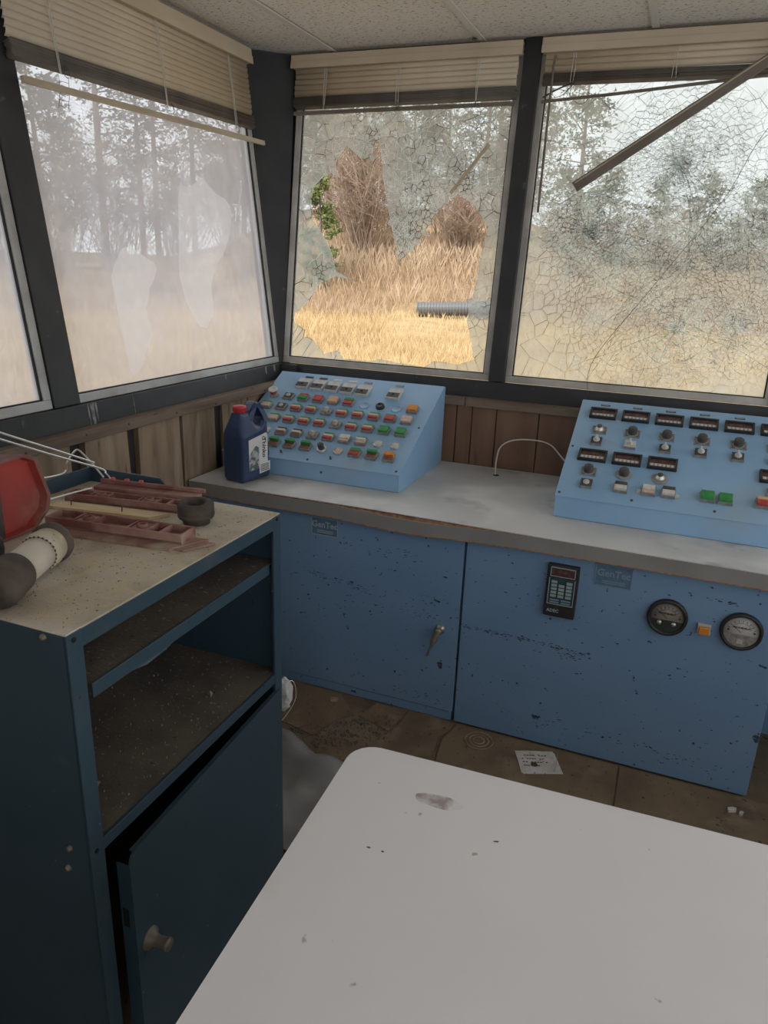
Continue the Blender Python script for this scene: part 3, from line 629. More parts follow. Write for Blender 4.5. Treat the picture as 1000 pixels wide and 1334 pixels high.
def cords(root, T, us, s0, s1, o=0.052, m='cord'):
    for u in us:
        mb = MB(T)
        for d in (-0.004, 0.004): mb.tube([(u + d + U(-.002, .002), s0, o), (u + d + U(-.003, .003), (s0 + s1) / 2, o + 0.002), (u + d + U(-.004, .004), s1, o)], 0.0013, 5)
        mb.build('ladder_cord', m, root)
def tangle(root, T, u, s_, o=0.055, m='cord_dark', n=9, r=0.016):
    mb = MB(T); P = [(u + U(-r, r), s_ + U(-r, r) * 1.2, o + U(-.004, .006)) for _ in range(n)]
    mb.tube(spline(P, 4), 0.0008, 4).build('cord_tangle', m, root)
zs = lambda z: (z - 1.0926) / CS
# left window
bl = blind(WL, -1.172, 0.018, zs(2.212), zs(2.262), zs(1.995), 20, 0.042, 0.018, 'tan blind on the wide hazy side window, its loose bottom rail sagging')
cords(bl, WL, (-1.02, -0.55, -0.13), zs(2.21), zs(1.95), m='cord')
for u in (-1.0, -0.53, -0.12): tangle(bl, WL, u, zs(1.955))
MB(WL).bar((0.045, zs(1.930), 0.062), (-1.17, zs(1.905), 0.060), 0.017, 0.012, up=(0, 0, 1)).build('bottom_rail', 'blind_rail', bl, bevel=0.002)
ld = MB(WL)
for u in (-1.03, -0.995): ld.tube([(u, zs(1.945), 0.055), (u - 0.008, zs(1.905), 0.057), (u - 0.022, zs(1.86), 0.055)], 0.0008, 4)
for k in range(5): ld.tube([(-1.032 - k * 0.004, zs(1.93 - k * 0.016), 0.056), (-0.998 - k * 0.004, zs(1.93 - k * 0.016), 0.056)], 0.0006, 4)
ld.build('ladder_string', 'cord_dark', bl)
# middle window
bm = blind(WB, -0.055, 0.858, zs(2.222), zs(2.266), zs(2.100), 16, 0.036, 0.006, 'short tan blind above the smashed window with the hole')
cords(bm, WB, (0.085, 0.40, 0.715), zs(2.215), zs(2.06))
for u in (0.085, 0.40, 0.715): tangle(bm, WB, u, zs(2.065), n=8, r=0.012)
MB(WB).bar((-0.05, zs(2.054), 0.05), (0.86, zs(2.060), 0.05), 0.014, 0.010, up=(0, 0, 1)).build('bottom_rail', 'brown_strip', bm, bevel=0.002)
# right window
br_ = blind(WB, 0.955, 1.872, zs(2.222), zs(2.268), zs(2.150), 14, 0.032, -0.004, 'short tan blind above the crazed window that is still standing')
cords(br_, WB, (1.06, 1.40, 1.75), zs(2.215), zs(2.12))
for u in (1.06, 1.40): tangle(br_, WB, u, zs(2.125), n=10, r=0.014)
MB(WB).tube([(0.958, zs(2.062), 0.05), (1.20, zs(2.075), 0.055), (1.5, zs(2.10), 0.05), (1.84, zs(2.126), 0.05)], 0.0055, 6).build('bottom_rail', 'brown_strip', br_)
MB(WB).tube(spline([(1.06, zs(2.12), 0.05), (1.0, zs(2.095), 0.052), (0.962, zs(2.075), 0.05)], 6), 0.003, 5).tube(spline([(1.07, zs(2.12), 0.05), (1.03, zs(2.08), 0.052), (0.962, zs(2.066), 0.05)], 6), 0.001, 4).tube(spline([(1.05, zs(2.09), 0.05), (1.09, zs(2.05), 0.055), (1.12, zs(2.06), 0.05), (1.12, zs(2.09), 0.05)], 6), 0.0009, 4).build('pull_cord', 'cord_dark', br_)
MB(WB).tube([(0.995, zs(2.205), 0.066), (0.992, zs(2.17), 0.07), (0.997, zs(1.685), 0.066)], 0.0042, 6).build('tilt_wand', 'brown_strip', br_)
# fallen valance strip hanging diagonally in front of the right window
rt = empty('fallen_strip', (1.4, 0.03, 1.95), 'long taupe valance strip hanging diagonally across the crazed window', 'strip')
MB(WB).bar((1.128, zs(1.757), 0.13), (1.90, zs(2.318) - 0.02, 0.075), 0.036, 0.006, up=(0, 0, 1)).build('strip', 'brown_strip', rt, bevel=0.001)
MB(WB).bar((1.128, zs(1.757) + 0.013, 0.1335), (1.90, zs(2.318) - 0.008, 0.0785), 0.004, 0.006, up=(0, 0, 1)).build('lip', 'blind_rail', rt)
# thin string
o = MB().tube(spline([(1.90, 0.17, 2.17), (1.7175, 0.1421, 1.9617), (1.6189, 0.1143, 1.742), (1.44, 0.09, 1.46), (1.2677, 0.066, 1.1916), (1.263, -0.01, 1.07), (1.262, -0.045, 1.042)], 6), 0.0009, 5).build('string', 'cord_dark')
tag(o, 'thin dark string slanting across the crazed window down to the panel', 'string')
# small insect on the ceiling grid
rt = empty('insect', (0.700, 0.13, ZC - 0.004), 'tiny dark insect clinging to the ceiling grid', 'insect')
MB().lathe([(0, -0.008), (0.004, -0.004), (0.0035, 0.002), (0.002, 0.004), (0.003, 0.007), (0, 0.011)], (0.700, 0.13, ZC - 0.006), (0.7, 0.7, 0), 8).build('body', 'black_plastic', rt)
for k in range(6):
    a = k * math.pi / 3 + 0.4; MB().tube([(0.700, 0.13, ZC - 0.006), (0.700 + 0.009 * math.cos(a), 0.13 + 0.009 * math.sin(a), ZC - 0.010), (0.700 + 0.014 * math.cos(a), 0.13 + 0.014 * math.sin(a), ZC - 0.002)], 0.0006, 4).build('leg', 'black_plastic', rt)

# ------------------------------------------------------------------ worktop and base cabinets
CT, CF = 0.735, -0.724
wt = empty('worktop', (1.6, -0.36, 0.69), 'long grey laminate worktop with a peeling front edge below the windows', 'worktop')
XE = XR - 0.01
MB().box(0.0, CF - 0.0008, 0.692, XE, 0.0, CT - 0.0035).build('core', 'core_brown', wt)
def wavy_strip(x0, x1, zlo, zhi, y0, y1, n, amp, amp2=0.0):
    vs = []; fs = []
    for i in range(n + 1):
        x = x0 + (x1 - x0) * i / n; e = math.exp(-((x - 0.75) / 0.42) ** 2)
        a = amp * e * (0.6 + 0.4 * math.sin(x * 9)); y_ = y0 - amp2 * e
        vs += [(x, y_, zlo - a), (x, y_, zhi - a), (x, y1, zhi - a * 0.4), (x, y1, zlo - a * 0.4)]
    for i in range(n):
        k = i * 4; fs += [(k, k + 4, k + 5, k + 1), (k + 1, k + 5, k + 6, k + 2), (k + 2, k + 6, k + 7, k + 3), (k + 3, k + 7, k + 4, k)]
    fs += [(0, 1, 2, 3), (n * 4 + 3, n * 4 + 2, n * 4 + 1, n * 4)]
    return MB().add(vs, fs)
wavy_strip(0.0, XE, 0.689, 0.7315, CF - 0.001, CF + 0.006, 60, 0.013, 0.004).build('edge_band', 'edge_grey', wt)
wavy_strip(0.0, XE, 0.6865, 0.6895, CF - 0.0015, CF + 0.01, 60, 0.0135, 0.004).build('peeling_edge', 'core_brown', wt)
vs = []; fs = []
for i in range(61):
    x = XE * i / 60; lift = 0.0025 * math.exp(-((x - 0.72) / 0.35) ** 2)
    for y, k in ((CF - 0.0005, 1), (CF + 0.05, 0.4), (CF + 0.12, 0), (0.0, 0)): vs.append((x, y, CT + lift * k - 0.0000)); 
n0 = len(vs); vs += [(a, b, c - 0.0028) for a, b, c in vs]
for i in range(60):
    for j in range(3):
        a = i * 4 + j; fs += [(a, a + 4, a + 5, a + 1), (n0 + a, n0 + a + 1, n0 + a + 5, n0 + a + 4)]
    fs.append((i * 4, n0 + i * 4, n0 + i * 4 + 4, i * 4 + 4))
fs.append((0, 1, 2, 3, n0 + 3, n0 + 2, n0 + 1, n0))
MB().add(vs, fs).build('laminate_sheet', 'counter_top', wt)
mb = MB().lathe([(0.0, 0.0015), (0.009, 0.0015), (0.011, 0.0015), (0.012, 0.0003), (0.0125, -0.001)], (0.972, -0.108, CT), (0, 0, 1), 16).build('cable_hole', 'hole_black', wt)
# white cable leaping out of the hole
o = MB().tube(spline([(0.968, -0.108, 0.737), (0.962, -0.08, 0.79), (0.968, -0.05, 0.835), (1.01, -0.03, 0.862), (1.09, -0.03, 0.872), (1.155, -0.045, 0.865), (1.205, -0.07, 0.83), (1.2525, -0.10, 0.795)], 8), 0.0028, 6).build('cable', 'white_wire')
tag(o, 'cream cable arching from the worktop hole to the right-hand panel', 'cable')

YP = -0.694
def cabinet_unit(name, x0, x1, label, dx0):
    rt = empty(name, ((x0 + x1) / 2, -0.35, 0.0), label, 'cabinet')
    MB().box(x0, YP + 0.022, 0.045, x1, -0.03, 0.688).box(x0, YP + 0.035, 0.0, x1, -0.05, 0.045).build('carcass', 'blue_mid', rt)
    return rt
cl_ = cabinet_unit('base_cabinet', 0.005, 1.020, 'blue base cabinet with the lever handle under the worktop', 0.0)
cr_ = cabinet_unit('base_cabinet', 1.024, 1.950, 'blue base cabinet with two round gauges and a keypad', 0.0)
dl = MB().box(0.34, YP, 0.040, 1.019, YP + 0.020, 0.684).build('door', 'blue_mid', cl_, bevel=0.002)
MB().box(0.01, YP, 0.040, 0.337, YP + 0.020, 0.684).build('front_panel', 'blue_mid', cl_, bevel=0.002)
MB().box(0.01, YP + 0.006, 0.002, 1.015, YP + 0.03, 0.036).build('plinth', 'blue_mid', cl_, bevel=0.002)
MB().box(1.027, YP, 0.008, 1.948, YP + 0.020, 0.684).build('front_panel', 'blue_mid', cr_, bevel=0.002)
# lever handle
hd = empty('handle', (0, 0, 0)); hd.parent = dl
hd = MB().lathe([(0.017, 0), (0.017, 0.003), (0.011, 0.006), (0.010, 0.016), (0.012, 0.018), (0.012, 0.026), (0.008, 0.030), (0, 0.031)], (0.957, YP, 0.345), (0, -1, 0), 16).build('handle', 'chrome', dl)
bpy.data.objects.remove(bpy.data.objects['handle']) if bpy.data.objects.get('handle') and bpy.data.objects['handle'].type == 'EMPTY' else None
MB().tube([(0.960, YP - 0.022, 0.352), (0.948, YP - 0.030, 0.322), (0.942, YP - 0.031, 0.300)], [0.0085, 0.011, 0.0075], 10).tube([(0.942, YP - 0.031, 0.300), (0.925, YP - 0.030, 0.252)], [0.0045, 0.0032], 8).build('lever', 'chrome', hd)
# nameplates
def nameplate(parent, x0, x1, z0, z1, lm):
    p = MB().box(x0, YP - 0.0022, z0, x1, YP, z1).build('nameplate', 'plate_blue', parent)
    e = 0.0022; y = YP - 0.0032
    mb = MB()
    for (a, b, c, d) in ((x0, z0, x1, z0 + e), (x0, z1 - e, x1, z1), (x0, z0, x0 + e, z1), (x1 - e, z0, x1, z1)): mb.box(a, y, b, c, y + 0.001, d)
    mb.build('border', lm, p)
    T = Matrix.Translation(Vector(((x0 + x1) / 2, YP - 0.0024, z0 + (z1 - z0) * 0.60)) - origin(p)) @ Matrix.Rotation(math.pi / 2, 4, 'X')
    text_part('lettering', 'GenTec', 0.030, lm, p, T)
    mb = MB()
    for k in range(2): mb.box(x0 + 0.022, y + 0.0005, z0 + 0.010 + k * 0.006, x1 - 0.018, y + 0.001, z0 + 0.0125 + k * 0.006)
    mb.build('small_print', lm, p)
nameplate(cl_, 0.477, 0.576, 0.604, 0.668, 'plate_line')
nameplate(cr_, 1.425, 1.532, 0.604, 0.673, 'plate_line_dim')
# keypad controller
kp = MB().box(1.288, YP - 0.020, 0.481, 1.382, YP, 0.652).build('keypad', 'black_plastic', cr_, bevel=0.003)
MB().box(1.300, YP - 0.0215, 0.617, 1.370, YP - 0.0195, 0.643).build('display', 'maroon', kp)
mb = MB(); y = YP - 0.0225
for (a, b, c, d) in ((1.298, 0.615, 1.372, 0.617), (1.298, 0.643, 1.372, 0.645), (1.298, 0.615, 1.3, 0.645), (1.37, 0.615, 1.372, 0.645), (1.296, 0.523, 1.374, 0.525), (1.296, 0.523, 1.298, 0.61), (1.372, 0.523, 1.374, 0.61)): mb.box(a, y, b, c, y + 0.003, d)
mb.build('outline', 'plate_line', kp)
MB().box(1.299, YP - 0.0210, 0.526, 1.371, YP - 0.0195, 0.611).build('key_field', 'keypad_blue', kp)
for r_ in range(5):
    for c in range(3):
        if (r_, c) in ((0, 1),): continue
        MB().box(1.304 + c * 0.0225, YP - 0.0235, 0.594 - r_ * 0.0115, 1.321 + c * 0.0225, YP - 0.0205, 0.602 - r_ * 0.0115).build('key', 'key_white', kp)
for r_ in range(2):
    for c in range(2): MB().box(1.304 + c * 0.034, YP - 0.0232, 0.529 + r_ * 0.008, 1.332 + c * 0.034, YP - 0.0205, 0.533 + r_ * 0.008).build('key', 'plate_line_dim', kp)
text_part('lettering', 'ADEC', 0.014, 'plate_line', kp, Matrix.Translation(Vector((1.316, YP - 0.0203, 0.501)) - origin(kp)) @ Matrix.Rotation(math.pi / 2, 4, 'X'))
# round pressure gauges
def gauge(cx, cz, dial, low, txt):
    g_ = MB().lathe([(0.056, 0.0), (0.057, 0.006), (0.055, 0.016), (0.048, 0.017), (0.046, 0.010)], (cx, YP, cz), (0, -1, 0), 40).build('gauge', 'black_plastic', cr_)
    MB().lathe([(0.047, 0.007), (0.047, 0.009), (0, 0.009)], (cx, YP, cz), (0, -1, 0), 40).build('dial', dial, g_)
    # lower cover: chord segment
    pts = [(cx + 0.0455 * math.cos(t), YP - 0.0095, cz + 0.0455 * math.sin(t)) for t in [math.pi * (1.06 + 0.88 * k / 20) for k in range(21)]]
    MB().prism(pts, (0, -0.003, 0)).build('lower_cover', low, g_)
    mb = MB()
    for k in range(9):
        a = math.pi * (0.12 + 0.76 * k / 8); c_, s_ = math.cos(a), math.sin(a)
        mb.bar((cx + 0.033 * c_, YP - 0.0095, cz - 0.004 + 0.033 * s_), (cx + 0.039 * c_, YP - 0.0095, cz - 0.004 + 0.039 * s_), 0.0014, 0.0006, up=(0, 1, 0))
    mb.tube([(cx + 0.028 * math.cos(math.pi * (0.14 + 0.72 * k / 16)), YP - 0.0094, cz - 0.002 + 0.028 * math.sin(math.pi * (0.14 + 0.72 * k / 16))) for k in range(17)], 0.0005, 4)
    mb.build('scale_marks', 'ink', g_)
    text_part('lettering', txt, 0.0072, 'ink', g_, Matrix.Translation(Vector((cx, YP - 0.0094, cz + 0.012)) - origin(g_)) @ Matrix.Rotation(math.pi / 2, 4, 'X'))
    for s_ in (-1, 1): MB().lathe([(0.0028, 0.009), (0.0028, 0.011), (0, 0.0115)], (cx + s_ * 0.034, YP, cz + 0.002), (0, -1, 0), 8).build('screw', 'screw', g_)
    MB().bar((cx, YP - 0.011, cz - 0.002), (cx - 0.026, YP - 0.011, cz + 0.017), 0.0012, 0.0006, up=(0, 1, 0)).build('needle', 'ink', g_)
    return g_
ga = gauge(1.643, 0.544, 'dial_brown', 'g_olive', 'MAGNEHELIC')
for s_ in (-1, 1): MB().lathe([(0.007, 0.012), (0.007, 0.016), (0, 0.017)], (1.643 + s_ * 0.02, YP, 0.527), (0, -1, 0), 12).build('knob', 'silver', ga)
gb = gauge(1.841, 0.543, 'dial_white', 'digit_strip', 'MAGNEHELIC')
MB().box(1.833, YP - 0.0145, 0.508, 1.849, YP - 0.012, 0.521).build('data_plate', 'dial_white', gb)
il = MB().box(1.727, YP - 0.012, 0.513, 1.763, YP, 0.546).build('indicator_light', 'dial_white', cr_, bevel=0.002)
MB().box(1.731, YP - 0.020, 0.515, 1.760, YP - 0.0115, 0.539).build('lens', 'g_orange', il, bevel=0.003)
# scrapes worn through the paint of the right-hand panel
def scrape(parent, pts, n, spread, seed):
    rg = random.Random(seed); mb = MB(); P = spline([(a, 0, b) for a, b in pts], 6)
    for _ in range(n):
        p = P[rg.randrange(len(P))]; x = p.x + rg.uniform(-.012, .012); z = p.z + rg.uniform(-spread, spread); w_ = rg.uniform(.001, .010); h = rg.uniform(.0006, .0020)
        mb.box(x, YP - 0.0006, z, x + w_, YP + 0.001, z + h)
    tag(mb.build('paint_scrapes', 'ink', parent), kind='stuff')
scrape(cr_, [(1.035, 0.375), (1.12, 0.372), (1.22, 0.375), (1.33, 0.370), (1.42, 0.362)], 130, 0.007, 1)
scrape(cr_, [(1.345, 0.352), (1.37, 0.345), (1.40, 0.35)], 30, 0.014, 2)
scrape(cr_, [(1.74, 0.622), (1.79, 0.622), (1.815, 0.615)], 26, 0.004, 3)
scrape(cr_, [(1.3, 0.09), (1.5, 0.10), (1.7, 0.085), (1.85, 0.07)], 60, 0.02, 4)
scrape(dl, [(0.47, 0.46), (0.53, 0.448), (0.62, 0.44), (0.68, 0.43)], 60, 0.012, 5)
scrape(dl, [(0.60, 0.58), (0.72, 0.575), (0.80, 0.585), (0.86, 0.58)], 36, 0.02, 6)
scrape(dl, [(0.5, 0.3), (0.7, 0.42), (0.85, 0.40), (0.95, 0.42)], 60, 0.05, 7)
scrape(dl, [(0.8, 0.08), (0.88, 0.075), (0.98, 0.07)], 30, 0.015, 8)
scrape(cl_, [(0.56, 0.597), (0.6, 0.59), (0.63, 0.588)], 14, 0.006, 9)
# knee space beyond the cabinets
o = MB().box(1.953, -0.30, 0.0, XE, -0.28, 0.688).build('modesty_panel', 'blue_mid'); tag(o, 'dark blue panel closing the knee space at right', 'panel')

# ------------------------------------------------------------------ sloping control consoles
lens_cache = {}
def mesh_of(key, fn):
    if key not in lens_cache: lens_cache[key] = fn()
    return lens_cache[key]
def bevel_obj(o, w_=0.0012):
    b = o.modifiers.new('bevel', 'BEVEL'); b.width = w_; b.segments = 2; b.limit_method = 'ANGLE'; return o
BW, BD = 0.043, 0.039
def bezel(): return MB().box(-BW / 2, -BD / 2, 0, BW / 2, BD / 2, 0.011).mesh('bezel', 'grey_bezel')
def strip(m, a, b, h):   # part of the lens, a..b of its depth
    return MB().box(-BW / 2 + 0.003, -BD / 2 + 0.003 + (BD - 0.006) * a, 0.010, BW / 2 - 0.003, -BD / 2 + 0.003 + (BD - 0.006) * b - 0.0004, h).mesh('lens', m)
SPLIT = {'gcr': (('g_red', 0, .36, .020), ('g_cream', .36, .72, .018), ('g_green', .72, 1, .017)), 'gwr': (('g_red', 0, .36, .020), ('g_white', .36, .72, .018), ('g_green', .72, 1, .017)),
         'gr': (('g_red', 0, .55, .018), ('g_green', .55, 1, .020)), 'rg': (('g_green', 0, .5, .020), ('g_red', .5, 1, .017)), 'red': (('g_red', 0, 1, .018),), 'redg': (('g_red', 0, .72, .019), ('g_green', .72, 1, .017)),
         'peach': (('g_peach', 0, 1, .019),), 'orange': (('g_orange', 0, 1, .020),), 'pink': (('g_pink', 0, 1, .018),), 'green': (('g_green', 0, 1, .021),),
         'wp': (('g_pink', 0, .35, .016), ('g_white', .35, 1, .019)), 'gwp': (('g_pink', 0, .36, .016), ('g_white', .36, .75, .020), ('g_green', .75, 1, .017)),
         'bw': (('g_white', 0, .5, .018), ('black_plastic', .5, 1, .013)), 'wbk': (('g_brown', 0, .34, .014), ('g_white', .34, .66, .018), ('black_plastic', .66, 1, .015)),
         'gb': (('g_brown', 0, .52, .013), ('black_plastic', .52, .60, .013), ('g_green', .60, 1, .024)), 'ob': (('g_brown', 0, .5, .014), ('g_orange', .5, 1, .023)),
         'faded': (('g_pink', 0, .4, .017), ('g_cream', .4, .7, .017), ('g_green', .7, 1, .016)), 'wr': (('g_white', 0, .6, .019), ('dark_grey', .6, 1, .021)), 'or': (('g_red', 0, .6, .020), ('g_peach', .6, 1, .022))}
def button(parent, loc, rx, kind):
    if kind in SPLIT:
        b = bevel_obj(inst('push_button', mesh_of('bezel', bezel), parent, loc, (rx, 0, U(-.03, .03))))
        for (m, a, e, h) in SPLIT[kind]: bevel_obj(inst('lens', mesh_of((m, a, e, h), lambda: strip(m, a, e, h)), b), 0.001)
    elif kind == 'key':
        b = bevel_obj(inst('key_switch', mesh_of('bezel', bezel), parent, loc, (rx, 0, U(-.03, .03))))
        inst('face', mesh_of('keyface', lambda: MB().box(-.016, -.0145, .010, .016, .0145, .0135).mesh('face', 'dark_grey')), b)
        inst('lock_ring', mesh_of('keyring', lambda: MB().lathe([(0.009, .0135), (0.009, .0165), (0.006, .0165), (0.006, .0145), (0, .0145)], n=14).mesh('lock_ring', 'silver')), b)
    elif kind == 'dome':
        b = bevel_obj(inst('indicator_lamp', mesh_of('bezel', bezel), parent, loc, (rx, 0, 0)))
        inst('dome', mesh_of('dome', lambda: MB().lathe([(0.0145, .010), (0.0145, .015), (0.012, .021), (0.007, .0245), (0, .0255)], n=16).mesh('dome', 'g_glass')), b)
    elif kind == 'ring':
        b = inst('indicator_lamp', mesh_of('ringl', lambda: MB().lathe([(0.0175, 0), (0.0175, .008), (0.0155, .010), (0.013, .010), (0.0125, .007)], n=20).mesh('indicator_lamp', 'silver')), parent, loc, (rx, 0, 0))
        inst('lens', mesh_of('ringlens', lambda: MB().lathe([(0.0128, .006), (0.011, .010), (0.006, .0125), (0, .013)], n=16).mesh('lens', 'meter_white')), b)
    elif kind == 'ringred':
        b = inst('indicator_lamp', mesh_of('ringl', None), parent, loc, (rx, 0, 0))
        inst('lens', mesh_of('ringlensr', lambda: MB().lathe([(0.0128, .006), (0.011, .010), (0.006, .0125), (0, .013)], n=16).mesh('lens', 'g_pink')), b)
    elif kind == 'mush':
        b = inst('stop_button', mesh_of('mushb', lambda: MB().lathe([(0.018, 0), (0.018, .006), (0.014, .010), (0.012, .010), (0.012, .020)], n=20).mesh('stop_button', 'grey_bezel')), parent, loc, (rx, 0, 0))
        inst('red_stem', mesh_of('mushr', lambda: MB().lathe([(0.013, .014), (0.016, .026), (0.012, .030)], n=20).mesh('red_stem', 'g_red')), b)
        inst('white_rim', mesh_of('mushw', lambda: MB().lathe([(0.010, .028), (0.018, .030), (0.020, .033), (0.018, .036), (0.013, .036), (0.012, .033), (0, .033)], n=20).mesh('white_rim', 'meter_white')), b)
    elif kind == 'plug':
        b = inst('blanking_plug', mesh_of('plug', lambda: MB().lathe([(0.021, 0), (0.021, .0022), (0.019, .0032), (0.017, .0018), (0, .0018)], n=24).mesh('blanking_plug', 'blue_light')), parent, loc, (rx, 0, 0))
    elif kind == 'blk':
        b = inst('black_knob', mesh_of('blk', lambda: MB().lathe([(0.017, 0), (0.017, .010), (0.015, .013), (0.010, .013), (0.009, .011), (0, .011)], n=20).mesh('black_knob', 'black_plastic')), parent, loc, (rx, 0, 0))
    elif kind == 'tall':
        b = inst('push_button', mesh_of('tallb', lambda: MB().lathe([(0.019, 0), (0.019, .008), (0.016, .011), (0.012, .011)], n=20).mesh('push_button', 'silver')), parent, loc, (rx, 0, 0))
        inst('plunger', mesh_of('tallp', lambda: MB().lathe([(0.0115, .010), (0.0115, .030), (0.010, .032), (0, .032)], n=16).mesh('plunger', 'g_olive')), b)
    return b

def console(name, x0, x1, y0, zf, y1, zb, yb, label):
    """sloping-front steel box: front lip, sloped face, sides"""
    rt = empty(name, (x0, y0, CT), label, 'control panel')
    prof = [(y0, CT + 0.001), (yb, CT + 0.001), (yb, zb - 0.004), (y1, zb - 0.003), (y0 + 0.004, zf - 0.003), (y0, zf - 0.006)]
    MB().prism([(x0 + 0.003, a, b) for a, b in prof], (x1 - x0 - 0.006, 0, 0)).build('body', 'blue_light', rt, bevel=0.002)
    ang = math.atan2(zb - zf, y1 - y0); L_ = math.hypot(zb - zf, y1 - y0)
    T = Matrix.Translation((x0, y0, zf)) @ Matrix.Rotation(ang, 4, 'X')
    MB(T).box(0, -0.006, -0.003, x1 - x0, L_ + 0.003, 0.0).build('face_plate', 'blue_light', rt, bevel=0.002)
    base = Vector((x0, y0, CT))
    def at(u, v, h=0.0): return T @ Vector((u, v, h)) - base
    return rt, at, ang, T
kL, at, ang, TL = console('control_console', 0.0, 0.724, -0.512, 0.803, -0.045, 1.045, -0.022, 'sky blue control console crowded with coloured push buttons in the corner')
uc = [0.050 + 0.0666 * k for k in range(10)]
rows = ((0.355, 0.0, 'mush key rg red peach gr plug blk plug orange'.split()), (0.286, 0.0, 'faded key gcr gcr dome gcr gcr gcr redg pink'.split()),
        (0.213, 0.003, 'faded faded gcr gcr gcr dome gcr gcr green green'.split()), (0.138, 0.006, 'ring ring wbk wbk dome gwr wp gwp ring ring'.split()), (0.070, 0.008, '- - gb gb gb tall ringred gr gb ob'.split()))
for v, du, kinds in rows:
    for u, k in zip(uc, kinds):
        if k != '-': button(kL, at(u + du, v), ang, k)
button(kL, at(0.058, 0.07), ang, 'gb'); button(kL, at(0.125, 0.07), ang, 'gb')
for i, u in enumerate((0.140, 0.208, 0.275, 0.342, 0.410, 0.545)):
    m = bevel_obj(inst('meter', mesh_of('meter', lambda: MB().box(-.028, -.031, 0, .028, .031, .010).box(-.026, -.029, .010, .026, .029, .012).mesh('meter', 'meter_white')), kL, at(u, 0.450 - 0.002 * i), (ang, 0, 0)), 0.002)
    inst('meter_base', mesh_of('meterb', lambda: MB().box(-.024, -.027, .0115, .024, -.002, .0150).mesh('meter_base', 'dark_grey')), m)
    inst('adjust_screw', mesh_of('meters', lambda: MB().lathe([(0.005, .015), (0.005, .0172), (0, .0175)], (0, -.012, 0), n=10).mesh('adjust_screw', 'ink')), m)
    inst('meter_window', mesh_of('meterw', lambda: MB().box(-.022, .001, .0118, .022, .026, .0128).mesh('meter_window', 'meter_white')), m)
for u, m in ((0.143, 'g_olive'), (0.208, 'dark_grey'), (0.274, 'meter_white'), (0.343, 'meter_white'), (0.409, 'digit_strip'), (0.545, 'digit_strip')):
    inst('tag_label', mesh_of(('tag', m), lambda: MB().box(-.018, -.006, 0, .018, .006, .0012).mesh('tag_label', m)), kL, at(u, 0.501), (ang, 0, 0))
scr = lambda: MB().lathe([(0.0045, 0), (0.004, 0.002), (0, 0.0024)], n=10).mesh('screw', 'screw')
for u, v in ((0.022, 0.012), (0.36, 0.010), (0.706, 0.012), (0.706, 0.26), (0.018, 0.26)): inst('screw', mesh_of('screw', scr), kL, at(u, v), (ang, 0, 0))
for u, v in ((0.243, 0.028), (0.445, 0.030)): inst('toggle_stub', mesh_of('stub', lambda: MB().lathe([(0.004, 0), (0.003, 0.012), (0, 0.013)], n=8).mesh('toggle_stub', 'screw')), kL, at(u, v), (ang, 0, 0))
inst('front_screw', mesh_of('screw', scr), kL, Vector((0.42, 0.0, 0.035)), (math.pi / 2, 0, 0))

kR, at, ang, TR = console('control_console', 1.255, 2.150, -0.505, 0.810, -0.045, 1.047, -0.022, 'sky blue control console with dark digital displays and knobs, by the crazed window')
ur = [0.085 + 0.111 * k for k in range(8)]
def display(u, v):
    d = bevel_obj(inst('display', mesh_of('disp', lambda: MB().box(-.046, -.027, 0, .046, -.020, .012).box(-.046, .020, 0, .046, .027, .012).box(-.046, -.020, 0, -.039, .020, .012).box(.039, -.020, 0, .046, .020, .012).mesh('display', 'black_plastic')), kR, at(u, v), (ang, 0, 0)), 0.001)
    inst('window', mesh_of('dispw', lambda: MB().box(-.039, -.002, .002, .039, .020, .006).mesh('window', 'maroon')), d)
    inst('digit_strip', mesh_of('disps', lambda: MB().box(-.039, -.020, .002, .039, -.002, .007).mesh('digit_strip', 'digit_strip')), d)
    for k in range(6): inst('digit_wheel', mesh_of('dispk', lambda: MB().box(-.0042, -.0055, .0065, .0042, .0055, .0085).mesh('digit_wheel', 'meter_white')), d, (-0.0315 + k * 0.0126, -0.011, 0))
def dial(u, v, big, rnd):
    if rnd: p = inst('dial', mesh_of('dplr', lambda: MB().lathe([(0.026, 0), (0.026, .003), (0.018, .004), (0.016, .006), (0, .006)], n=24).mesh('dial', 'grey_bezel')), kR, at(u, v), (ang, 0, 0))
    else:
        p = inst('dial', mesh_of('dpl', lambda: MB().box(-.025, -.021, 0, .025, .021, .003).lathe([(0.019, .003), (0.018, .006), (0, .006)], n=20).mesh('dial', 'grey_bezel')), kR, at(u, v), (ang, 0, 0))
        inst('scale_marks', mesh_of('dplm', lambda: [mb := MB(), [mb.box(sx * .0155 - .0055, sy - .0012, .003, sx * .0155 + .0055, sy + .0012, .0036) for sx in (-1, 1) for sy in (-.015, -.008, 0, .008, .015)], mb][2].mesh('scale_marks', 'ink')), p)
    if big: inst('knob', mesh_of('dkb', lambda: MB().lathe([(0.016, .006), (0.0165, .012), (0.015, .024), (0.013, .026), (0, .026)], n=20).mesh('knob', 'dark_grey')), p)
    else:
        q = inst('knob', mesh_of('dks', lambda: MB().lathe([(0.014, .006), (0.013, .010), (0.010, .011), (0.009, .018), (0.0, .018)], n=18).mesh('knob', 'silver')), p)
        inst('knob_cap', mesh_of('dkc', lambda: MB().lathe([(0.0088, .017), (0.0085, .022), (0, .0225)], n=14).mesh('knob_cap', 'dark_grey')), p)
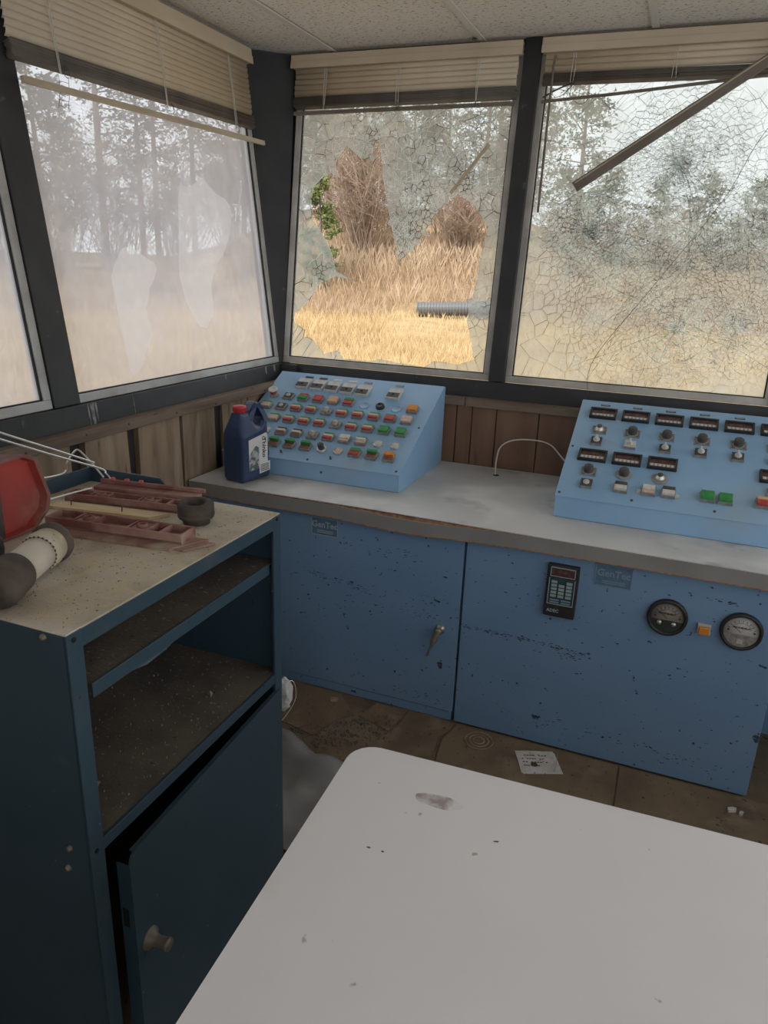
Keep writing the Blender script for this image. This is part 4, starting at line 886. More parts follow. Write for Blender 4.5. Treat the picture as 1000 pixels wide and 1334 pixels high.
def toggle(u, v, white):
    b = bevel_obj(inst('selector', mesh_of(('sel', white), lambda: MB().box(-.018, -.018, 0, .018, .018, .012).mesh('selector', 'meter_white' if white else 'dark_grey')), kR, at(u, v), (ang, 0, 0)), 0.0015)
    inst('bezel_front', mesh_of('self', lambda: MB().box(-.0185, -.0188, 0, .0185, -.0178, .011).mesh('bezel_front', 'grey_bezel')), b)
    inst('pointer', mesh_of('selp', lambda: MB().lathe([(0.011, .012), (0.011, .016), (0.009, .019), (0, .020)], n=16).box(-.0025, -.010, .018, .0025, .010, .027).mesh('pointer', 'meter_white')), b)
for k in range(8):
    if k < 7: display(ur[k], 0.440); 
    if k < 7: inst('tag_label', mesh_of('rtag', lambda: MB().box(-.016, -.0045, 0, .016, .0045, .0012).box(-.013, -.0028, .0012, .013, .0028, .0016, 1).mesh('tag_label', ['dark_grey', 'digit_strip'])), kR, at(ur[k], 0.496), (ang, 0, 0))
    if k < 7: dial(ur[k], 0.350, k > 0, False); toggle(ur[k], 0.283, k == 1)
for k in (0, 1, 2, 5, 6): display(ur[k], 0.206)
dial(ur[0], 0.128, True, False); dial(ur[1], 0.134, True, True); dial(ur[2], 0.136, False, True); dial(ur[5], 0.134, True, False)
b = bevel_obj(inst('selector', mesh_of(('sel', False), None), kR, at(0.088, 0.064), (ang, 0, 0)), 0.0015)
inst('pointer', mesh_of('selsm', lambda: MB().lathe([(0.010, .012), (0.010, .016), (0, .017)], n=16).mesh('pointer', 'meter_white')), b)
inst('bezel_front', mesh_of('self', None), b)
for u, v, k in ((0.195, 0.064, 'wr'), (0.279, 0.068, 'wp'), (0.338, 0.070, 'wr'), (0.450, 0.075, 'green'), (0.502, 0.074, 'green'), (0.607, 0.079, 'or'), (0.66, 0.08, 'red')): button(kR, at(u, v), ang, k)
for u, v in ((0.252, 0.066), (0.364, 0.066)): inst('tag_label', mesh_of('wtag', lambda: MB().box(-.007, -.009, 0, .007, .009, .001).mesh('tag_label', 'meter_white')), kR, at(u, v), (ang, 0, 0))
for u, v in ((0.012, 0.012), (0.012, 0.25), (0.235, 0.020), (0.475, 0.022)): inst('screw', mesh_of('screw', scr), kR, at(u, v), (ang, 0, 0))

# ------------------------------------------------------------------ steel cabinet at the left
X0, X1, Y0, Y1, ZT = 0.310, 0.820, -2.123, -1.515, 0.980
sc_ = empty('steel_cabinet', ((X0 + X1) / 2, (Y0 + Y1) / 2, 0), 'dark blue steel cabinet with open shelves and a door ajar, left foreground', 'cabinet')
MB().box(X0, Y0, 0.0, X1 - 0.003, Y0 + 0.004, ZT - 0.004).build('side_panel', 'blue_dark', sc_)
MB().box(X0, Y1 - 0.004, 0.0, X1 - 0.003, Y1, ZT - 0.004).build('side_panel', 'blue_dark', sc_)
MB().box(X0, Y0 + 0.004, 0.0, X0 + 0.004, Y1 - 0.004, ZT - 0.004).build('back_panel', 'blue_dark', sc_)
MB().box(X0, Y0, ZT - 0.004, X1, Y1, ZT).build('top', 'dusty_top', sc_, bevel=0.0015)
MB().box(X1 - 0.004, Y0 + 0.030, 0.948, X1 + 0.0005, Y1 - 0.030, ZT - 0.003).build('top_rail', 'blue_dark', sc_, bevel=0.001)
for y in (Y0, Y1 - 0.030):
    MB().box(X1 - 0.005, y, 0.0, X1 + 0.001, y + 0.030, ZT - 0.002).build('corner_post', 'blue_dark', sc_, bevel=0.001)
# upraised lips around the back of the top
MB().prism([(X0, Y1, ZT - 0.005), (0.545, Y1, ZT - 0.005), (0.545, Y1, ZT), (0.512, Y1, ZT + 0.034), (X0, Y1, ZT + 0.034)], (0, -0.003, 0)).build('end_lip', 'blue_dark', sc_)
MB().prism([(X0, Y0 + 0.2, ZT - 0.005), (X0, Y1, ZT - 0.005), (X0, Y1, ZT + 0.034), (X0, Y0 + 0.235, ZT + 0.034), (X0, Y0 + 0.2, ZT)], (0.003, 0, 0)).build('back_lip', 'blue_dark', sc_)
# shelves with folded front edges
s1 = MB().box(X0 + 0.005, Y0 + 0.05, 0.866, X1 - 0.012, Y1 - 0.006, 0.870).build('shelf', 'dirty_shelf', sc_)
MB().box(X1 - 0.014, Y0 + 0.05, 0.846, X1 - 0.010, Y1 - 0.03, 0.871).build('folded_edge', 'blue_dark', s1, bevel=0.001)
MB().prism([(X1 - 0.013, -1.99, 0.847), (X1 - 0.013, -1.87, 0.847), (X1 - 0.012, -1.90, 0.842), (X1 - 0.011, -1.95, 0.840)], (0.002, 0, 0)).build('bent_tab', 'blue_dark', s1)
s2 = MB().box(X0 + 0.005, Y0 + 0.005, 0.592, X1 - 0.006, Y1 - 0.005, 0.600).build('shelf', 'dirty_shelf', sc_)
MB().box(X1 - 0.006, Y0 + 0.03, 0.578, X1, Y1 - 0.03, 0.601).build('folded_edge', 'blue_dark', s2, bevel=0.001)
g = MB()
for i in range(420):
    x, y = U(X0 + .03, X1 - .02), U(Y0 + .03, Y1 - .02); s_ = U(0.0008, 0.003) if i % 40 else 0.009
    g.add([(x - s_, y, 0.6), (x + s_, y - s_, 0.6), (x + s_ * 0.3, y + s_, 0.6), (x, y, 0.6 + s_ * 1.2)], [(0, 1, 3), (1, 2, 3), (2, 0, 3)])
tag(g.build('shelf_grit', 'grit', s2), kind='stuff')
g = MB()
for i in range(700):
    x, y = U(X0 + .03, X1 - .01), U(Y0 + .01, Y1 - .02); s_ = U(0.0006, 0.0018)
    g.add([(x - s_, y, ZT), (x + s_, y - s_, ZT), (x + s_ * 0.3, y + s_, ZT), (x, y, ZT + s_ * 1.1)], [(0, 1, 3), (1, 2, 3), (2, 0, 3)])
tag(g.build('top_crumbs', 'pebble', sc_), kind='stuff')
# door, hinged at the far post, ajar
dr = empty('door', (X1 + 0.003, -1.532, 0)); dr.parent = sc_; dr.location = Vector((X1 + 0.003, -1.532, 0)) - sc_.location
dr.rotation_euler = (0, 0, math.radians(2.6))
bpy.data.objects.remove(dr)
Td = Matrix.Translation((X1 + 0.002, -1.530, 0)) @ Matrix.Rotation(math.radians(2.6), 4, 'Z')
pts = [(0, 0.06), (0, 0.557), (-0.525, 0.557), (-0.535, 0.553), (-0.541, 0.545), (-0.543, 0.535), (-0.543, 0.06)]
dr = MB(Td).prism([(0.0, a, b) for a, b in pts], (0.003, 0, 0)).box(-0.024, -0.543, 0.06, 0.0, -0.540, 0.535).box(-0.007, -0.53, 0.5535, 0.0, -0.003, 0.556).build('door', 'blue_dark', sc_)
MB(Td).lathe([(0.021, 0.003), (0.020, 0.006), (0.012, 0.012), (0.0095, 0.020), (0.0105, 0.034), (0.0125, 0.040), (0.0115, 0.043), (0, 0.044)], (0, -0.508, 0.345), (1, 0, 0), 18).build('knob', 'brass_dull', dr)
MB(Td).box(-0.02, -0.5435, 0.40, -0.008, -0.543, 0.44).build('latch_slot', 'hole_black', dr)
MB().box(X1 - 0.003, Y1 - 0.034, 0.485, X1 + 0.004, Y1 - 0.026, 0.525).build('hinge', 'blue_dark', sc_)
for p, ax in (((0.779, Y0, 0.968), (0, -1, 0)), ((0.780, Y0, 0.591), (0, -1, 0)), ((0.772, Y0, 0.549), (0, -1, 0)), ((0.45, Y0, 0.60), (0, -1, 0))):
    MB().lathe([(0.0055, 0), (0.0055, 0.003), (0.004, 0.004), (0.004, 0.006), (0, 0.006)], p, ax, 10).build('bolt', 'brass_dull', sc_)
for p in ((X1 + 0.001, -2.110, 0.967), (X1 + 0.001, -1.530, 0.9705), (X1 + 0.001, -2.110, 0.590)):
    MB().lathe([(0.0045, 0), (0.0045, 0.001), (0, 0.001)], p, (1, 0, 0), 10).build('bolt_hole', 'hole_black', sc_)

# ------------------------------------------------------------------ things on the cabinet
def casting(A, ang, L_, wd, h, z, mats, label, plate=True, nm='cast_bar'):
    T = Matrix.Translation((A[0], A[1], z)) @ Matrix.Rotation(ang, 4, 'Z')
    rt = empty(nm, T @ Vector((L_ / 2, wd / 2, 0)), label, 'metal bar', 'red oxide cast bars on the steel cabinet')
    z0 = 0.006 if plate else 0.0
    if plate:
        MB(T).prism([(-0.012, -0.022, 0), (L_ - 0.012, -0.022, 0), (L_ + 0.030, wd * 0.9, 0), (0.0, wd * 0.9, 0)], (0, 0, 0.006)).build('flange', mats[1], rt, bevel=0.001)
        MB(T).prism([(L_ * 0.86, -0.012, 0.0005), (L_ + 0.012, -0.016, 0.0005), (L_ + 0.048, wd * 0.7, 0.0005), (L_ * 0.9, wd * 0.7, 0.0005)], (0, 0, 0.004)).build('under_plate', mats[1], rt, bevel=0.001)
    MB(T).box(0, 0, z0, L_, wd, z0 + 0.005).build('web', mats[1], rt)
    mb = MB(T); t = 0.005
    mb.box(0, 0, z0, L_, t, z0 + h).box(0, wd - t, z0, L_, wd, z0 + h).box(0, t, z0, t, wd - t, z0 + h).box(L_ - t, t, z0, L_, wd - t, z0 + h)
    mb.build('rim', mats[0], rt, bevel=0.001)
    for k, f in enumerate((0.20, 0.34, 0.60, 0.74, 0.84)): MB(T).box(L_ * f - t / 2, t, z0, L_ * f + t / 2, wd - t, z0 + h - 0.001).build('rib', mats[0], rt)
    for f in (0.27, 0.67):
        MB(T).box(L_ * (f - 0.06), t, z0 + 0.004, L_ * (f + 0.06), wd - t, z0 + h - 0.004).build('boss_pad', mats[1], rt)
        MB(T).lathe([(0.011, h - 0.004), (0.010, h + 0.002), (0.006, h + 0.002), (0.0055, h - 0.005)], (L_ * f, wd * 0.5, z0), (0, 0, 1), 12).build('boss', mats[0], rt)
    return rt
casting((0.470, -1.812), math.radians(6.5), 0.295, 0.052, 0.020, ZT + 0.0002, ('red_oxide', 'oxide_dust'), 'dusty red cast bar with open pockets, nearest the cabinet front')
casting((0.372, -1.662), math.radians(9.0), 0.285, 0.040, 0.018, ZT + 0.0002, ('red_oxide', 'oxide_dust'), 'dusty red cast bar with pockets, behind the nailed pale board', plate=False)
T = Matrix.Translation((0.395, -1.600, ZT + 0.0002)) @ Matrix.Rotation(math.radians(9), 4, 'Z')
rt = empty('cast_bar', T @ Vector((0.12, 0.02, 0)), 'clean dark red angle bar lying rearmost against the cabinet lip', 'metal bar', 'red oxide cast bars on the steel cabinet')
MB(T).box(0, 0, 0, 0.245, 0.036, 0.020).build('flange', 'red_oxide', rt, bevel=0.002)
MB(T).box(0, 0.028, 0.020, 0.255, 0.036, 0.030).build('upstand', 'red_oxide', rt, bevel=0.002)
for k in range(3): MB(T).lathe([(0.006, 0), (0.005, 0.004), (0, 0.0045)], (0.03 + 0.035 * k, 0.032, 0.030), (0, 0, 1), 8).build('bolt', 'g_red', rt)
# pale board with nails
T = Matrix.Translation((0.380, -1.722, ZT + 0.0002)) @ Matrix.Rotation(math.radians(9.5), 4, 'Z')
rt = empty('nailed_board', T @ Vector((0.12, 0.02, 0)), 'thin pale pine board with upright nails between the cast bars', 'board')
MB(T).prism([(0.0, 0.004, 0), (0.235, 0.0, 0), (0.262, 0.036, 0), (0.03, 0.040, 0), (0.012, 0.03, 0)], (0, 0, 0.007)).build('board', 'pine', rt)
for a, b in ((0.045, 0.02), (0.165, 0.016)): MB(T).lathe([(0.0013, 0.006), (0.0012, 0.018), (0.003, 0.0185), (0.003, 0.0195), (0, 0.0195)], (a, b, 0), (0.1, 0.05, 1), 8).build('nail', 'nail', rt)
# rubber ring
rt = empty('rubber_coupling', (0.702, -1.647, ZT), 'stacked dark rubber coupling ring at the end of the cast bars', 'rubber ring')
MB().lathe([(0.017, 0.001), (0.027, 0.0005), (0.028, 0.012), (0.031, 0.014), (0.036, 0.015), (0.037, 0.022), (0.0355, 0.023)], (0.702, -1.647, ZT), (0.02, -0.05, 1), 36).build('lower_ring', 'rubber', rt)
MB().lathe([(0.0355, 0.023), (0.036, 0.024), (0.0365, 0.040), (0.033, 0.044), (0.022, 0.045), (0.0195, 0.042), (0.018, 0.015), (0.0, 0.014)], (0.702, -1.647, ZT), (0.02, -0.05, 1), 36).build('upper_ring', 'rubber', rt)
# ivory tube with rubber ends
pA, pB = Vector((0.678, -2.110, ZT + 0.0365)), Vector((0.606, -1.922, ZT + 0.0365)); dv = (pB - pA).normalized()
rt = empty('tube_fitting', (pA + pB) / 2 - Vector((0, 0, 0.0365)), 'ivory plastic tube with dark rubber ends lying on the cabinet', 'tube')
Lq = (pB - pA).length
MB().lathe([(0.0, 0.05), (0.029, 0.05), (0.029, Lq - 0.04), (0, Lq - 0.04)], pA, dv, 32).build('tube', 'tube_ivory', rt)
MB().lathe([(0.008, -0.006), (0.020, -0.010), (0.033, 0.0), (0.036, 0.008), (0.036, 0.028), (0.034, 0.032), (0.0335, 0.062), (0.030, 0.064)], pA, dv, 32).build('rubber_end', 'rubber', rt)
MB().lathe([(0.0295, 0.064), (0.0315, 0.064), (0.0315, 0.068), (0.0295, 0.068)], pA, dv, 32).build('clamp_band', 'tube_ivory', rt)
MB().lathe([(0.0295, Lq - 0.060), (0.032, Lq - 0.058), (0.033, Lq - 0.038), (0.031, Lq - 0.034), (0.031, Lq - 0.018)], pA, dv, 32).build('grey_collar', 'dusty_top', rt)
MB().lathe([(0.031, Lq - 0.020), (0.0355, Lq - 0.018), (0.0362, Lq - 0.010), (0.0355, Lq - 0.003), (0.030, Lq), (0.026, Lq - 0.003), (0, Lq - 0.005)], pA, dv, 36).build('flange', 'rubber', rt)
mb = MB()
for k in range(26):
    a = 2 * math.pi * k / 26; e1 = dv.cross(Vector((0, 0, 1))).normalized(); e2 = e1.cross(dv); c = pA + dv * (Lq - 0.061) + (e1 * math.cos(a) + e2 * math.sin(a)) * 0.030
    mb.lathe([(0, -0.002), (0.002, 0), (0, 0.002)], c, dv, 5)
mb.build('stud_ring', 'rubber', rt)
# black rubber cap
rt = empty('rubber_bung', (0.505, -1.985, ZT), 'round black rubber cap between the red pan and the ivory tube', 'bung')
MB().lathe([(0.0, 0.0005), (0.028, 0.0005), (0.034, 0.008), (0.036, 0.022), (0.034, 0.040), (0.026, 0.050), (0.014, 0.054), (0, 0.055)], (0.505, -1.985, ZT), (0, 0, 1), 28).build('cap', 'rubber', rt)
MB().lathe([(0.010, 0.053), (0.010, 0.060), (0.006, 0.062), (0, 0.062)], (0.505, -1.985, ZT), (0, 0, 1), 14).build('nipple', 'rubber', rt)
# red eight-sided pan standing on edge
rt = empty('red_pan', (0.43, -1.90, ZT), 'red eight-sided plastic pan standing on edge, cut by the picture edge', 'pan')
oc = [(-1.782, 1.040), (-1.790, 1.012), (-1.826, 0.984), (-1.872, 0.981), (-1.985, 0.981), (-2.03, 1.000), (-2.045, 1.050), (-2.025, 1.105), (-1.985, 1.130), (-1.832, 1.133), (-1.806, 1.120)]
cy_, cz_ = -1.91, 1.06
sc = lambda p, k: (cy_ + (p[0] - cy_) * k, cz_ + (p[1] - cz_) * k)
n = len(oc)
rim0 = [(0.462 + 0.006 * (p[0] + 1.9) * -1, p[0], p[1]) for p in oc]; rim1 = [(0.462, *sc(p, 0.93)) for p in oc]; fl_ = [(0.447, *sc(p, 0.90)) for p in oc]; bk_ = [(0.400, *sc(p, 0.90)) for p in oc]
MB().add(rim0 + rim1 + fl_, [(i, (i + 1) % n, n + (i + 1) % n, n + i) for i in range(n)]).build('rim', 'red_rim', rt)
MB().add(rim1 + fl_, [(i, (i + 1) % n, n + (i + 1) % n, n + i) for i in range(n)] + [list(range(n, 2 * n))]).build('face', 'red_plastic', rt)
MB().add(rim0 + bk_, [(i, n + i, n + (i + 1) % n, (i + 1) % n) for i in range(n)] + [list(range(n, 2 * n))[::-1]]).build('shell', 'red_rim', rt)
MB().box(0.446, -1.915, 0.990, 0.466, -1.900, 1.128).build('strap', 'rubber', rt)
# bent steel wires leaning over the pan
def wire(name, pts, label, r=0.0022):
    o = MB().tube(spline(pts, 5), r, 8).build(name, 'steel_wire'); tag(o, label, 'wire', 'steel wires leaning over the cabinet top'); return o
wire('steel_wire', [(0.400, -2.20, 1.345), (0.400, -1.90, 1.203), (0.400, -1.828, 1.166), (0.398, -1.700, 1.105), (0.395, -1.59, 1.052)], 'topmost straight steel wire slanting down toward the cast bars')
wire('steel_wire', [(0.404, -2.20, 1.330), (0.404, -1.90, 1.188), (0.404, -1.829, 1.153), (0.402, -1.70, 1.092), (0.400, -1.578, 1.036), (0.402, -1.565, 1.022), (0.404, -1.556, 1.008), (0.406, -1.562, 1.0005)], 'steel wire with a hooked tip resting on the rearmost bar')
wire('steel_wire', [(0.330, -1.86, 1.062), (0.322, -1.70, 1.030), (0.306, -1.595, 1.016), (0.312, -1.585, 1.040), (0.325, -1.571, 1.066), (0.336, -1.566, 1.064), (0.366, -1.562, 1.035), (0.39, -1.560, 1.010)], 'steel wire bent into a peaked hook above the cabinet lip')
wire('steel_wire', [(0.390, -1.90, 1.008), (0.392, -1.78, 1.006), (0.400, -1.68, 1.004), (0.408, -1.618, 1.0025)], 'low straight steel wire ending on the cast bars')

# ------------------------------------------------------------------ folding table
TA = math.radians(2.4); TZ = 0.742
Tt = Matrix.Translation((1.164, -1.872, 0)) @ Matrix.Rotation(TA, 4, 'Z')
ft = empty('folding_table', Tt @ Vector((0.9, -0.38, 0)), 'white folding table with a stained top, right foreground', 'table')
def rrect(x0, y0, x1, y1, r, n=7):
    P = []
    for cx, cy, a0 in ((x1 - r, y1 - r, 0), (x0 + r, y1 - r, 90), (x0 + r, y0 + r, 180), (x1 - r, y0 + r, 270)):
        for k in range(n): a = math.radians(a0 + 90 * k / (n - 1)); P.append((cx + r * math.cos(a), cy + r * math.sin(a)))
    return P
MB(Tt).prism([(a, b, TZ - 0.022) for a, b in rrect(0, -0.76, 1.83, 0, 0.045)], (0, 0, 0.022)).build('table_top', 'table', ft, bevel=0.004, seg=3)
MB(Tt).prism([(a, b, TZ - 0.045) for a, b in rrect(0.012, -0.748, 1.818, -0.012, 0.04)], (0, 0, 0.023)).build('apron', 'table_edge', ft)
for x, s_ in ((0.22, 1), (1.61, -1)):
    for y in (-0.69, -0.07): MB(Tt).tube([(x, y, TZ - 0.045), (x - 0.02 * s_, y, 0.0)], 0.0125, 10).build('leg', 'steel_leg', ft)
    MB(Tt).tube([(x - 0.012 * s_, -0.69, 0.25), (x - 0.012 * s_, -0.07, 0.25)], 0.010, 8).build('cross_bar', 'steel_leg', ft)
mb = MB(Tt); sp = smooth_loop([(0.165 + (0.036 + U(-.004, .004)) * math.cos(t), -0.088 + (0.014 + U(-.002, .002)) * math.sin(t), TZ + 0.0002) for t in [2 * math.pi * k / 16 for k in range(16)]], 1)
mb.prism(sp, (0, 0, 0.0003)).build('brown_stain', 'stain', ft)
mb = MB(Tt)
for (a, b, ln, wd, an) in ((0.33, -0.40, 0.012, 0.003, 1.9), (0.36, -0.46, 0.018, 0.0035, 2.0), (0.37, -0.50, 0.022, 0.004, 2.1), (0.10, -0.21, 0.006, 0.003, 0), (0.12, -0.21, 0.004, 0.003, 0), (0.26, -0.135, 0.008, 0.003, 0.3), (0.62, -0.15, 0.004, 0.004, 0), (0.78, -0.18, 0.005, 0.004, 0)):
    c_, s_ = math.cos(an), math.sin(an); mb.prism([(a + (i * ln * c_ - j * wd * s_) / 2, b + (i * ln * s_ + j * wd * c_) / 2, TZ + 0.0002) for i, j in ((-1, -.6), (.3, -1), (1, 0), (.2, 1), (-1, .4))], (0, 0, 0.0003))
mb.build('scuff_marks', 'dark_grey', ft)

# ------------------------------------------------------------------ oil jug on the worktop
LD = Vector((0.195, 0.98, 0)).normalized(); TD = Vector((LD.y, -LD.x, 0))
JC = Vector((0.1675, -0.604, CT + 0.0035))
Tj = Matrix(((LD.x, 0, TD.x, JC.x), (LD.y, 0, TD.y, JC.y), (0, 1, 0, JC.z), (0, 0, 0, 1)))   # (l, z, thickness)
jg = empty('oil_jug', JC, 'navy blue plastic oil jug with red cap on the worktop end', 'jug')
outer = [(-0.066, 0.0), (0.066, 0.0), (0.0725, 0.012), (0.0725, 0.055), (0.069, 0.062), (0.069, 0.075), (0.0725, 0.082), (0.0725, 0.212), (0.070, 0.226), (0.050, 0.266), (0.040, 0.274), (0.028, 0.275), (0.016, 0.268), (-0.006, 0.240), (-0.010, 0.243), (-0.052, 0.243), (-0.056, 0.225), (-0.066, 0.195), (-0.0725, 0.165), (-0.0725, 0.012)]
hole = [(0.004, 0.225), (0.028, 0.252), (0.040, 0.253), (0.056, 0.226), (0.058, 0.216), (0.030, 0.196), (0.014, 0.196), (0.004, 0.212)]
hole = [tuple(p[:2]) for p in smooth_loop([(a, b, 0) for a, b in hole], 1)]
me = curve_solid(outer, [hole], 0.104, 0.018, Tj); 
me.transform(Matrix.Translation(-JC))
# the upper part narrows towards neck and handle
for v in me.vertices:
    t = min(1, max(0, (v.co.z - 0.165) / 0.075)); k = 1 - 0.52 * t; d = v.co.dot(TD); v.co -= TD * d * (1 - k)
me.materials.clear(); me.materials.append(M['jug_blue']); me.polygons.foreach_set('use_smooth', [False] * len(me.polygons))
inst('body', me, jg)
nk = JC + LD * -0.031
MB().lathe([(0.019, 0.240), (0.0195, 0.246), (0.023, 0.247), (0.0235, 0.263), (0.0215, 0.267), (0.0, 0.268)], nk, (0, 0, 1), 28).build('cap', 'red_cap', jg)
mb = MB()
for k in range(28):
    a = 2 * math.pi * k / 28; mb.box(nk.x + 0.0236 * math.cos(a) - 0.0007, nk.y + 0.0236 * math.sin(a) - 0.0007, nk.z + 0.248, nk.x + 0.0236 * math.cos(a) + 0.0007, nk.y + 0.0236 * math.sin(a) + 0.0007, nk.z + 0.263)
mb.build('cap_ribs', 'red_cap', jg)
Tl = Matrix(((LD.x, 0, TD.x, JC.x), (LD.y, 0, TD.y, JC.y), (0, 1, 0, JC.z), (0, 0, 0, 1))) @ Matrix.Translation((0, 0, 0.0524))
lb = MB(Tl).prism([(-0.045, 0.040, 0), (0.052, 0.048, 0), (0.052, 0.160, 0), (0.045, 0.168, 0), (-0.045, 0.152, 0)], (0, 0, 0.0005)).build('label', 'label_white', jg)
MB(Tl).prism([(-0.045, 0.040, 0.0005), (0.006, 0.044, 0.0005), (0.008, 0.12, 0.0005), (-0.010, 0.128, 0.0005), (-0.045, 0.098, 0.0005)], (0, 0, 0.0002)).build('picture_print', 'label_art', lb)
MB(Tl).prism([(0.008, 0.022, 0), (0.064, 0.028, 0), (0.064, 0.062, 0), (0.008, 0.056, 0)], (0, 0, 0.0011)).build('lower_sticker', 'label_white', jg)
mb = MB(Tl)
for k in range(5): mb.box(0.014, 0.030 + k * 0.0055, 0.0011, 0.058, 0.0325 + k * 0.0055, 0.0014)
mb.build('small_print', 'ink', jg)
text_part('lettering', 'Thinko', 0.026, 'ink', jg, Matrix.Translation(-JC) @ Tl @ Matrix.Translation((0.033, 0.115, 0.0006)) @ Matrix.Rotation(-math.pi / 2, 4, 'Z'))
text_part('lettering', 'C', 0.020, 'ink', jg, Matrix.Translation(-JC) @ Tl @ Matrix.Translation((0.030, 0.150, 0.0006)) @ Matrix.Rotation(-math.pi / 2, 4, 'Z'))
for k in range(5): MB(Tl).box(-0.064, 0.055 + k * 0.018, -0.0008, -0.052, 0.0575 + k * 0.018, 0.0006).build('level_mark', 'jug_blue', jg)

# ------------------------------------------------------------------ floor clutter
rt = empty('paper_leaflet', (1.34, -0.78, 0.004), 'soiled white paper leaflet on the floor by the right-hand base cabinet', 'paper')
P4 = [(1.2568, -0.765), (1.372, -0.722), (1.415, -0.815), (1.300, -0.866)]
vs = []; n = 6
for i in range(n + 1):
    for j in range(n + 1):
        a, b = i / n, j / n; p = Vector(P4[0]) * (1 - a) * (1 - b) + Vector(P4[1]) * a * (1 - b) + Vector(P4[2]) * a * b + Vector(P4[3]) * (1 - a) * b
        vs.append((p.x, p.y, 0.0052 + 0.004 * a * (1 - b) + 0.0012 * math.sin(a * 5 + b * 3)))
k0 = len(vs); fs = []
for i in range(n):
    for j in range(n): q = i * (n + 1) + j; fs.append((q, q + n + 1, q + n + 2, q + 1))
MB().add(vs, fs, 0, True).build('cover_sheet', 'paper', rt)
MB().add([(a + 0.006, b - 0.002, 0.0046) for a, b, c in vs], fs).build('under_sheet', 'label_white', rt)
mb = MB().bar((1.39, -0.735, 0.0098), (1.425 - 0.03, -0.825 + 0.0, 0.0078), 0.0012, 0.0004)
mb.build('fold_line', 'grey_bezel', rt)
mb = MB()
for k in range(4):
    a0 = 0.12; a1 = (0.8, 0.7, 0.78, 0.6)[k]; b = 0.22 + 0.15 * k
    P = lambda a, b: Vector(P4[0]) * (1 - a) * (1 - b) + Vector(P4[1]) * a * (1 - b) + Vector(P4[2]) * a * b + Vector(P4[3]) * (1 - a) * b
    for q in range(9):
        if (q * 7 + k * 3) % 5 == 0: continue
        p, r_ = P(a0 + (a1 - a0) * q / 9, b), P(a0 + (a1 - a0) * (q + .7) / 9, b); zz = lambda a: 0.0066 + 0.004 * a * (1 - b) + 0.0012 * math.sin(a * 5 + b * 3)
        mb.bar((p.x, p.y, zz(a0 + (a1 - a0) * q / 9) - 0.0010), (r_.x, r_.y, zz(a0 + (a1 - a0) * (q + .7) / 9) - 0.0010), 0.004, 0.0006)
mb.build('faded_print', 'dark_grey', rt)
MB().prism([(1.318, -0.808, 0.0076), (1.332, -0.800, 0.0078), (1.342, -0.812, 0.0078), (1.336, -0.822, 0.0076), (1.322, -0.820, 0.0075)], (0, 0, 0.0006)).build('mud_blot', 'nail', rt)
# grey sheet slumped between cabinet and table
vs = []; nx, ny = 18, 12
for i in range(nx + 1):
    x = 0.45 + 0.62 * i / nx
    for j in range(ny + 1):
        t = j / ny; y = -1.045 - 0.14 * (x - 0.45) - 0.36 * t
        z = 0.004 + 0.125 * math.exp(-((t - 0.17) / 0.13) ** 2) * (0.65 + 0.35 * math.cos((x - 0.5) * 5)) + 0.02 * math.exp(-((t - 0.17) / 0.2) ** 2) * math.sin(x * 40 + t * 14) + 0.055 * math.exp(-((t - 0.72) / 0.16) ** 2) * (0.5 + 0.5 * math.sin(x * 13)) + 0.010 * math.sin(x * 31 + t * 9) * (t > 0.05)
        vs.append((x, y, max(z, 0.005)))
fs = [(i * (ny + 1) + j, (i + 1) * (ny + 1) + j, (i + 1) * (ny + 1) + j + 1, i * (ny + 1) + j + 1) for i in range(nx) for j in range(ny)]
o = MB().add(vs, fs, 0, True).build('plastic_sheet', 'tarp'); tag(o, 'dull grey plastic sheet slumped on the floor between cabinet and table', 'sheet')
sm = o.modifiers.new('solid', 'SOLIDIFY'); sm.thickness = 0.002; sm.offset = 1; o.modifiers.new('sub', 'SUBSURF').render_levels = 1
# crumpled white plastic tucked against the cabinet's far side
rt = empty('plastic_scrap', (0.800, -1.490, 0.45), 'crumpled white plastic scrap hanging on the far side of the steel cabinet', 'scrap')
mb = MB(); rg = random.Random(5); pr_ = [(0.006, 0.555), (0.018, 0.548), (0.024, 0.525), (0.022, 0.500), (0.016, 0.478), (0.006, 0.470)]
vs = []
for r_, z in pr_:
    for k in range(9):
        a = 2 * math.pi * k / 9; q = r_ * rg.uniform(0.7, 1.3); vs.append((0.806 + q * math.cos(a), -1.487 + q * math.sin(a) * 0.9, z + rg.uniform(-.006, .006)))
fs = [(i * 9 + k, i * 9 + (k + 1) % 9, (i + 1) * 9 + (k + 1) % 9, (i + 1) * 9 + k) for i in range(5) for k in range(9)] + [list(range(9))[::-1], list(range(45, 54))]
mb.add(vs, fs).build('scrap', 'plastic_white', rt)
MB().tube(spline([(0.800, -1.514, 0.530), (0.822, -1.470, 0.545), (0.832, -1.468, 0.500), (0.815, -1.490, 0.455), (0.80, -1.512, 0.44)], 5), 0.001, 5).build('thread', 'steel_wire', rt)
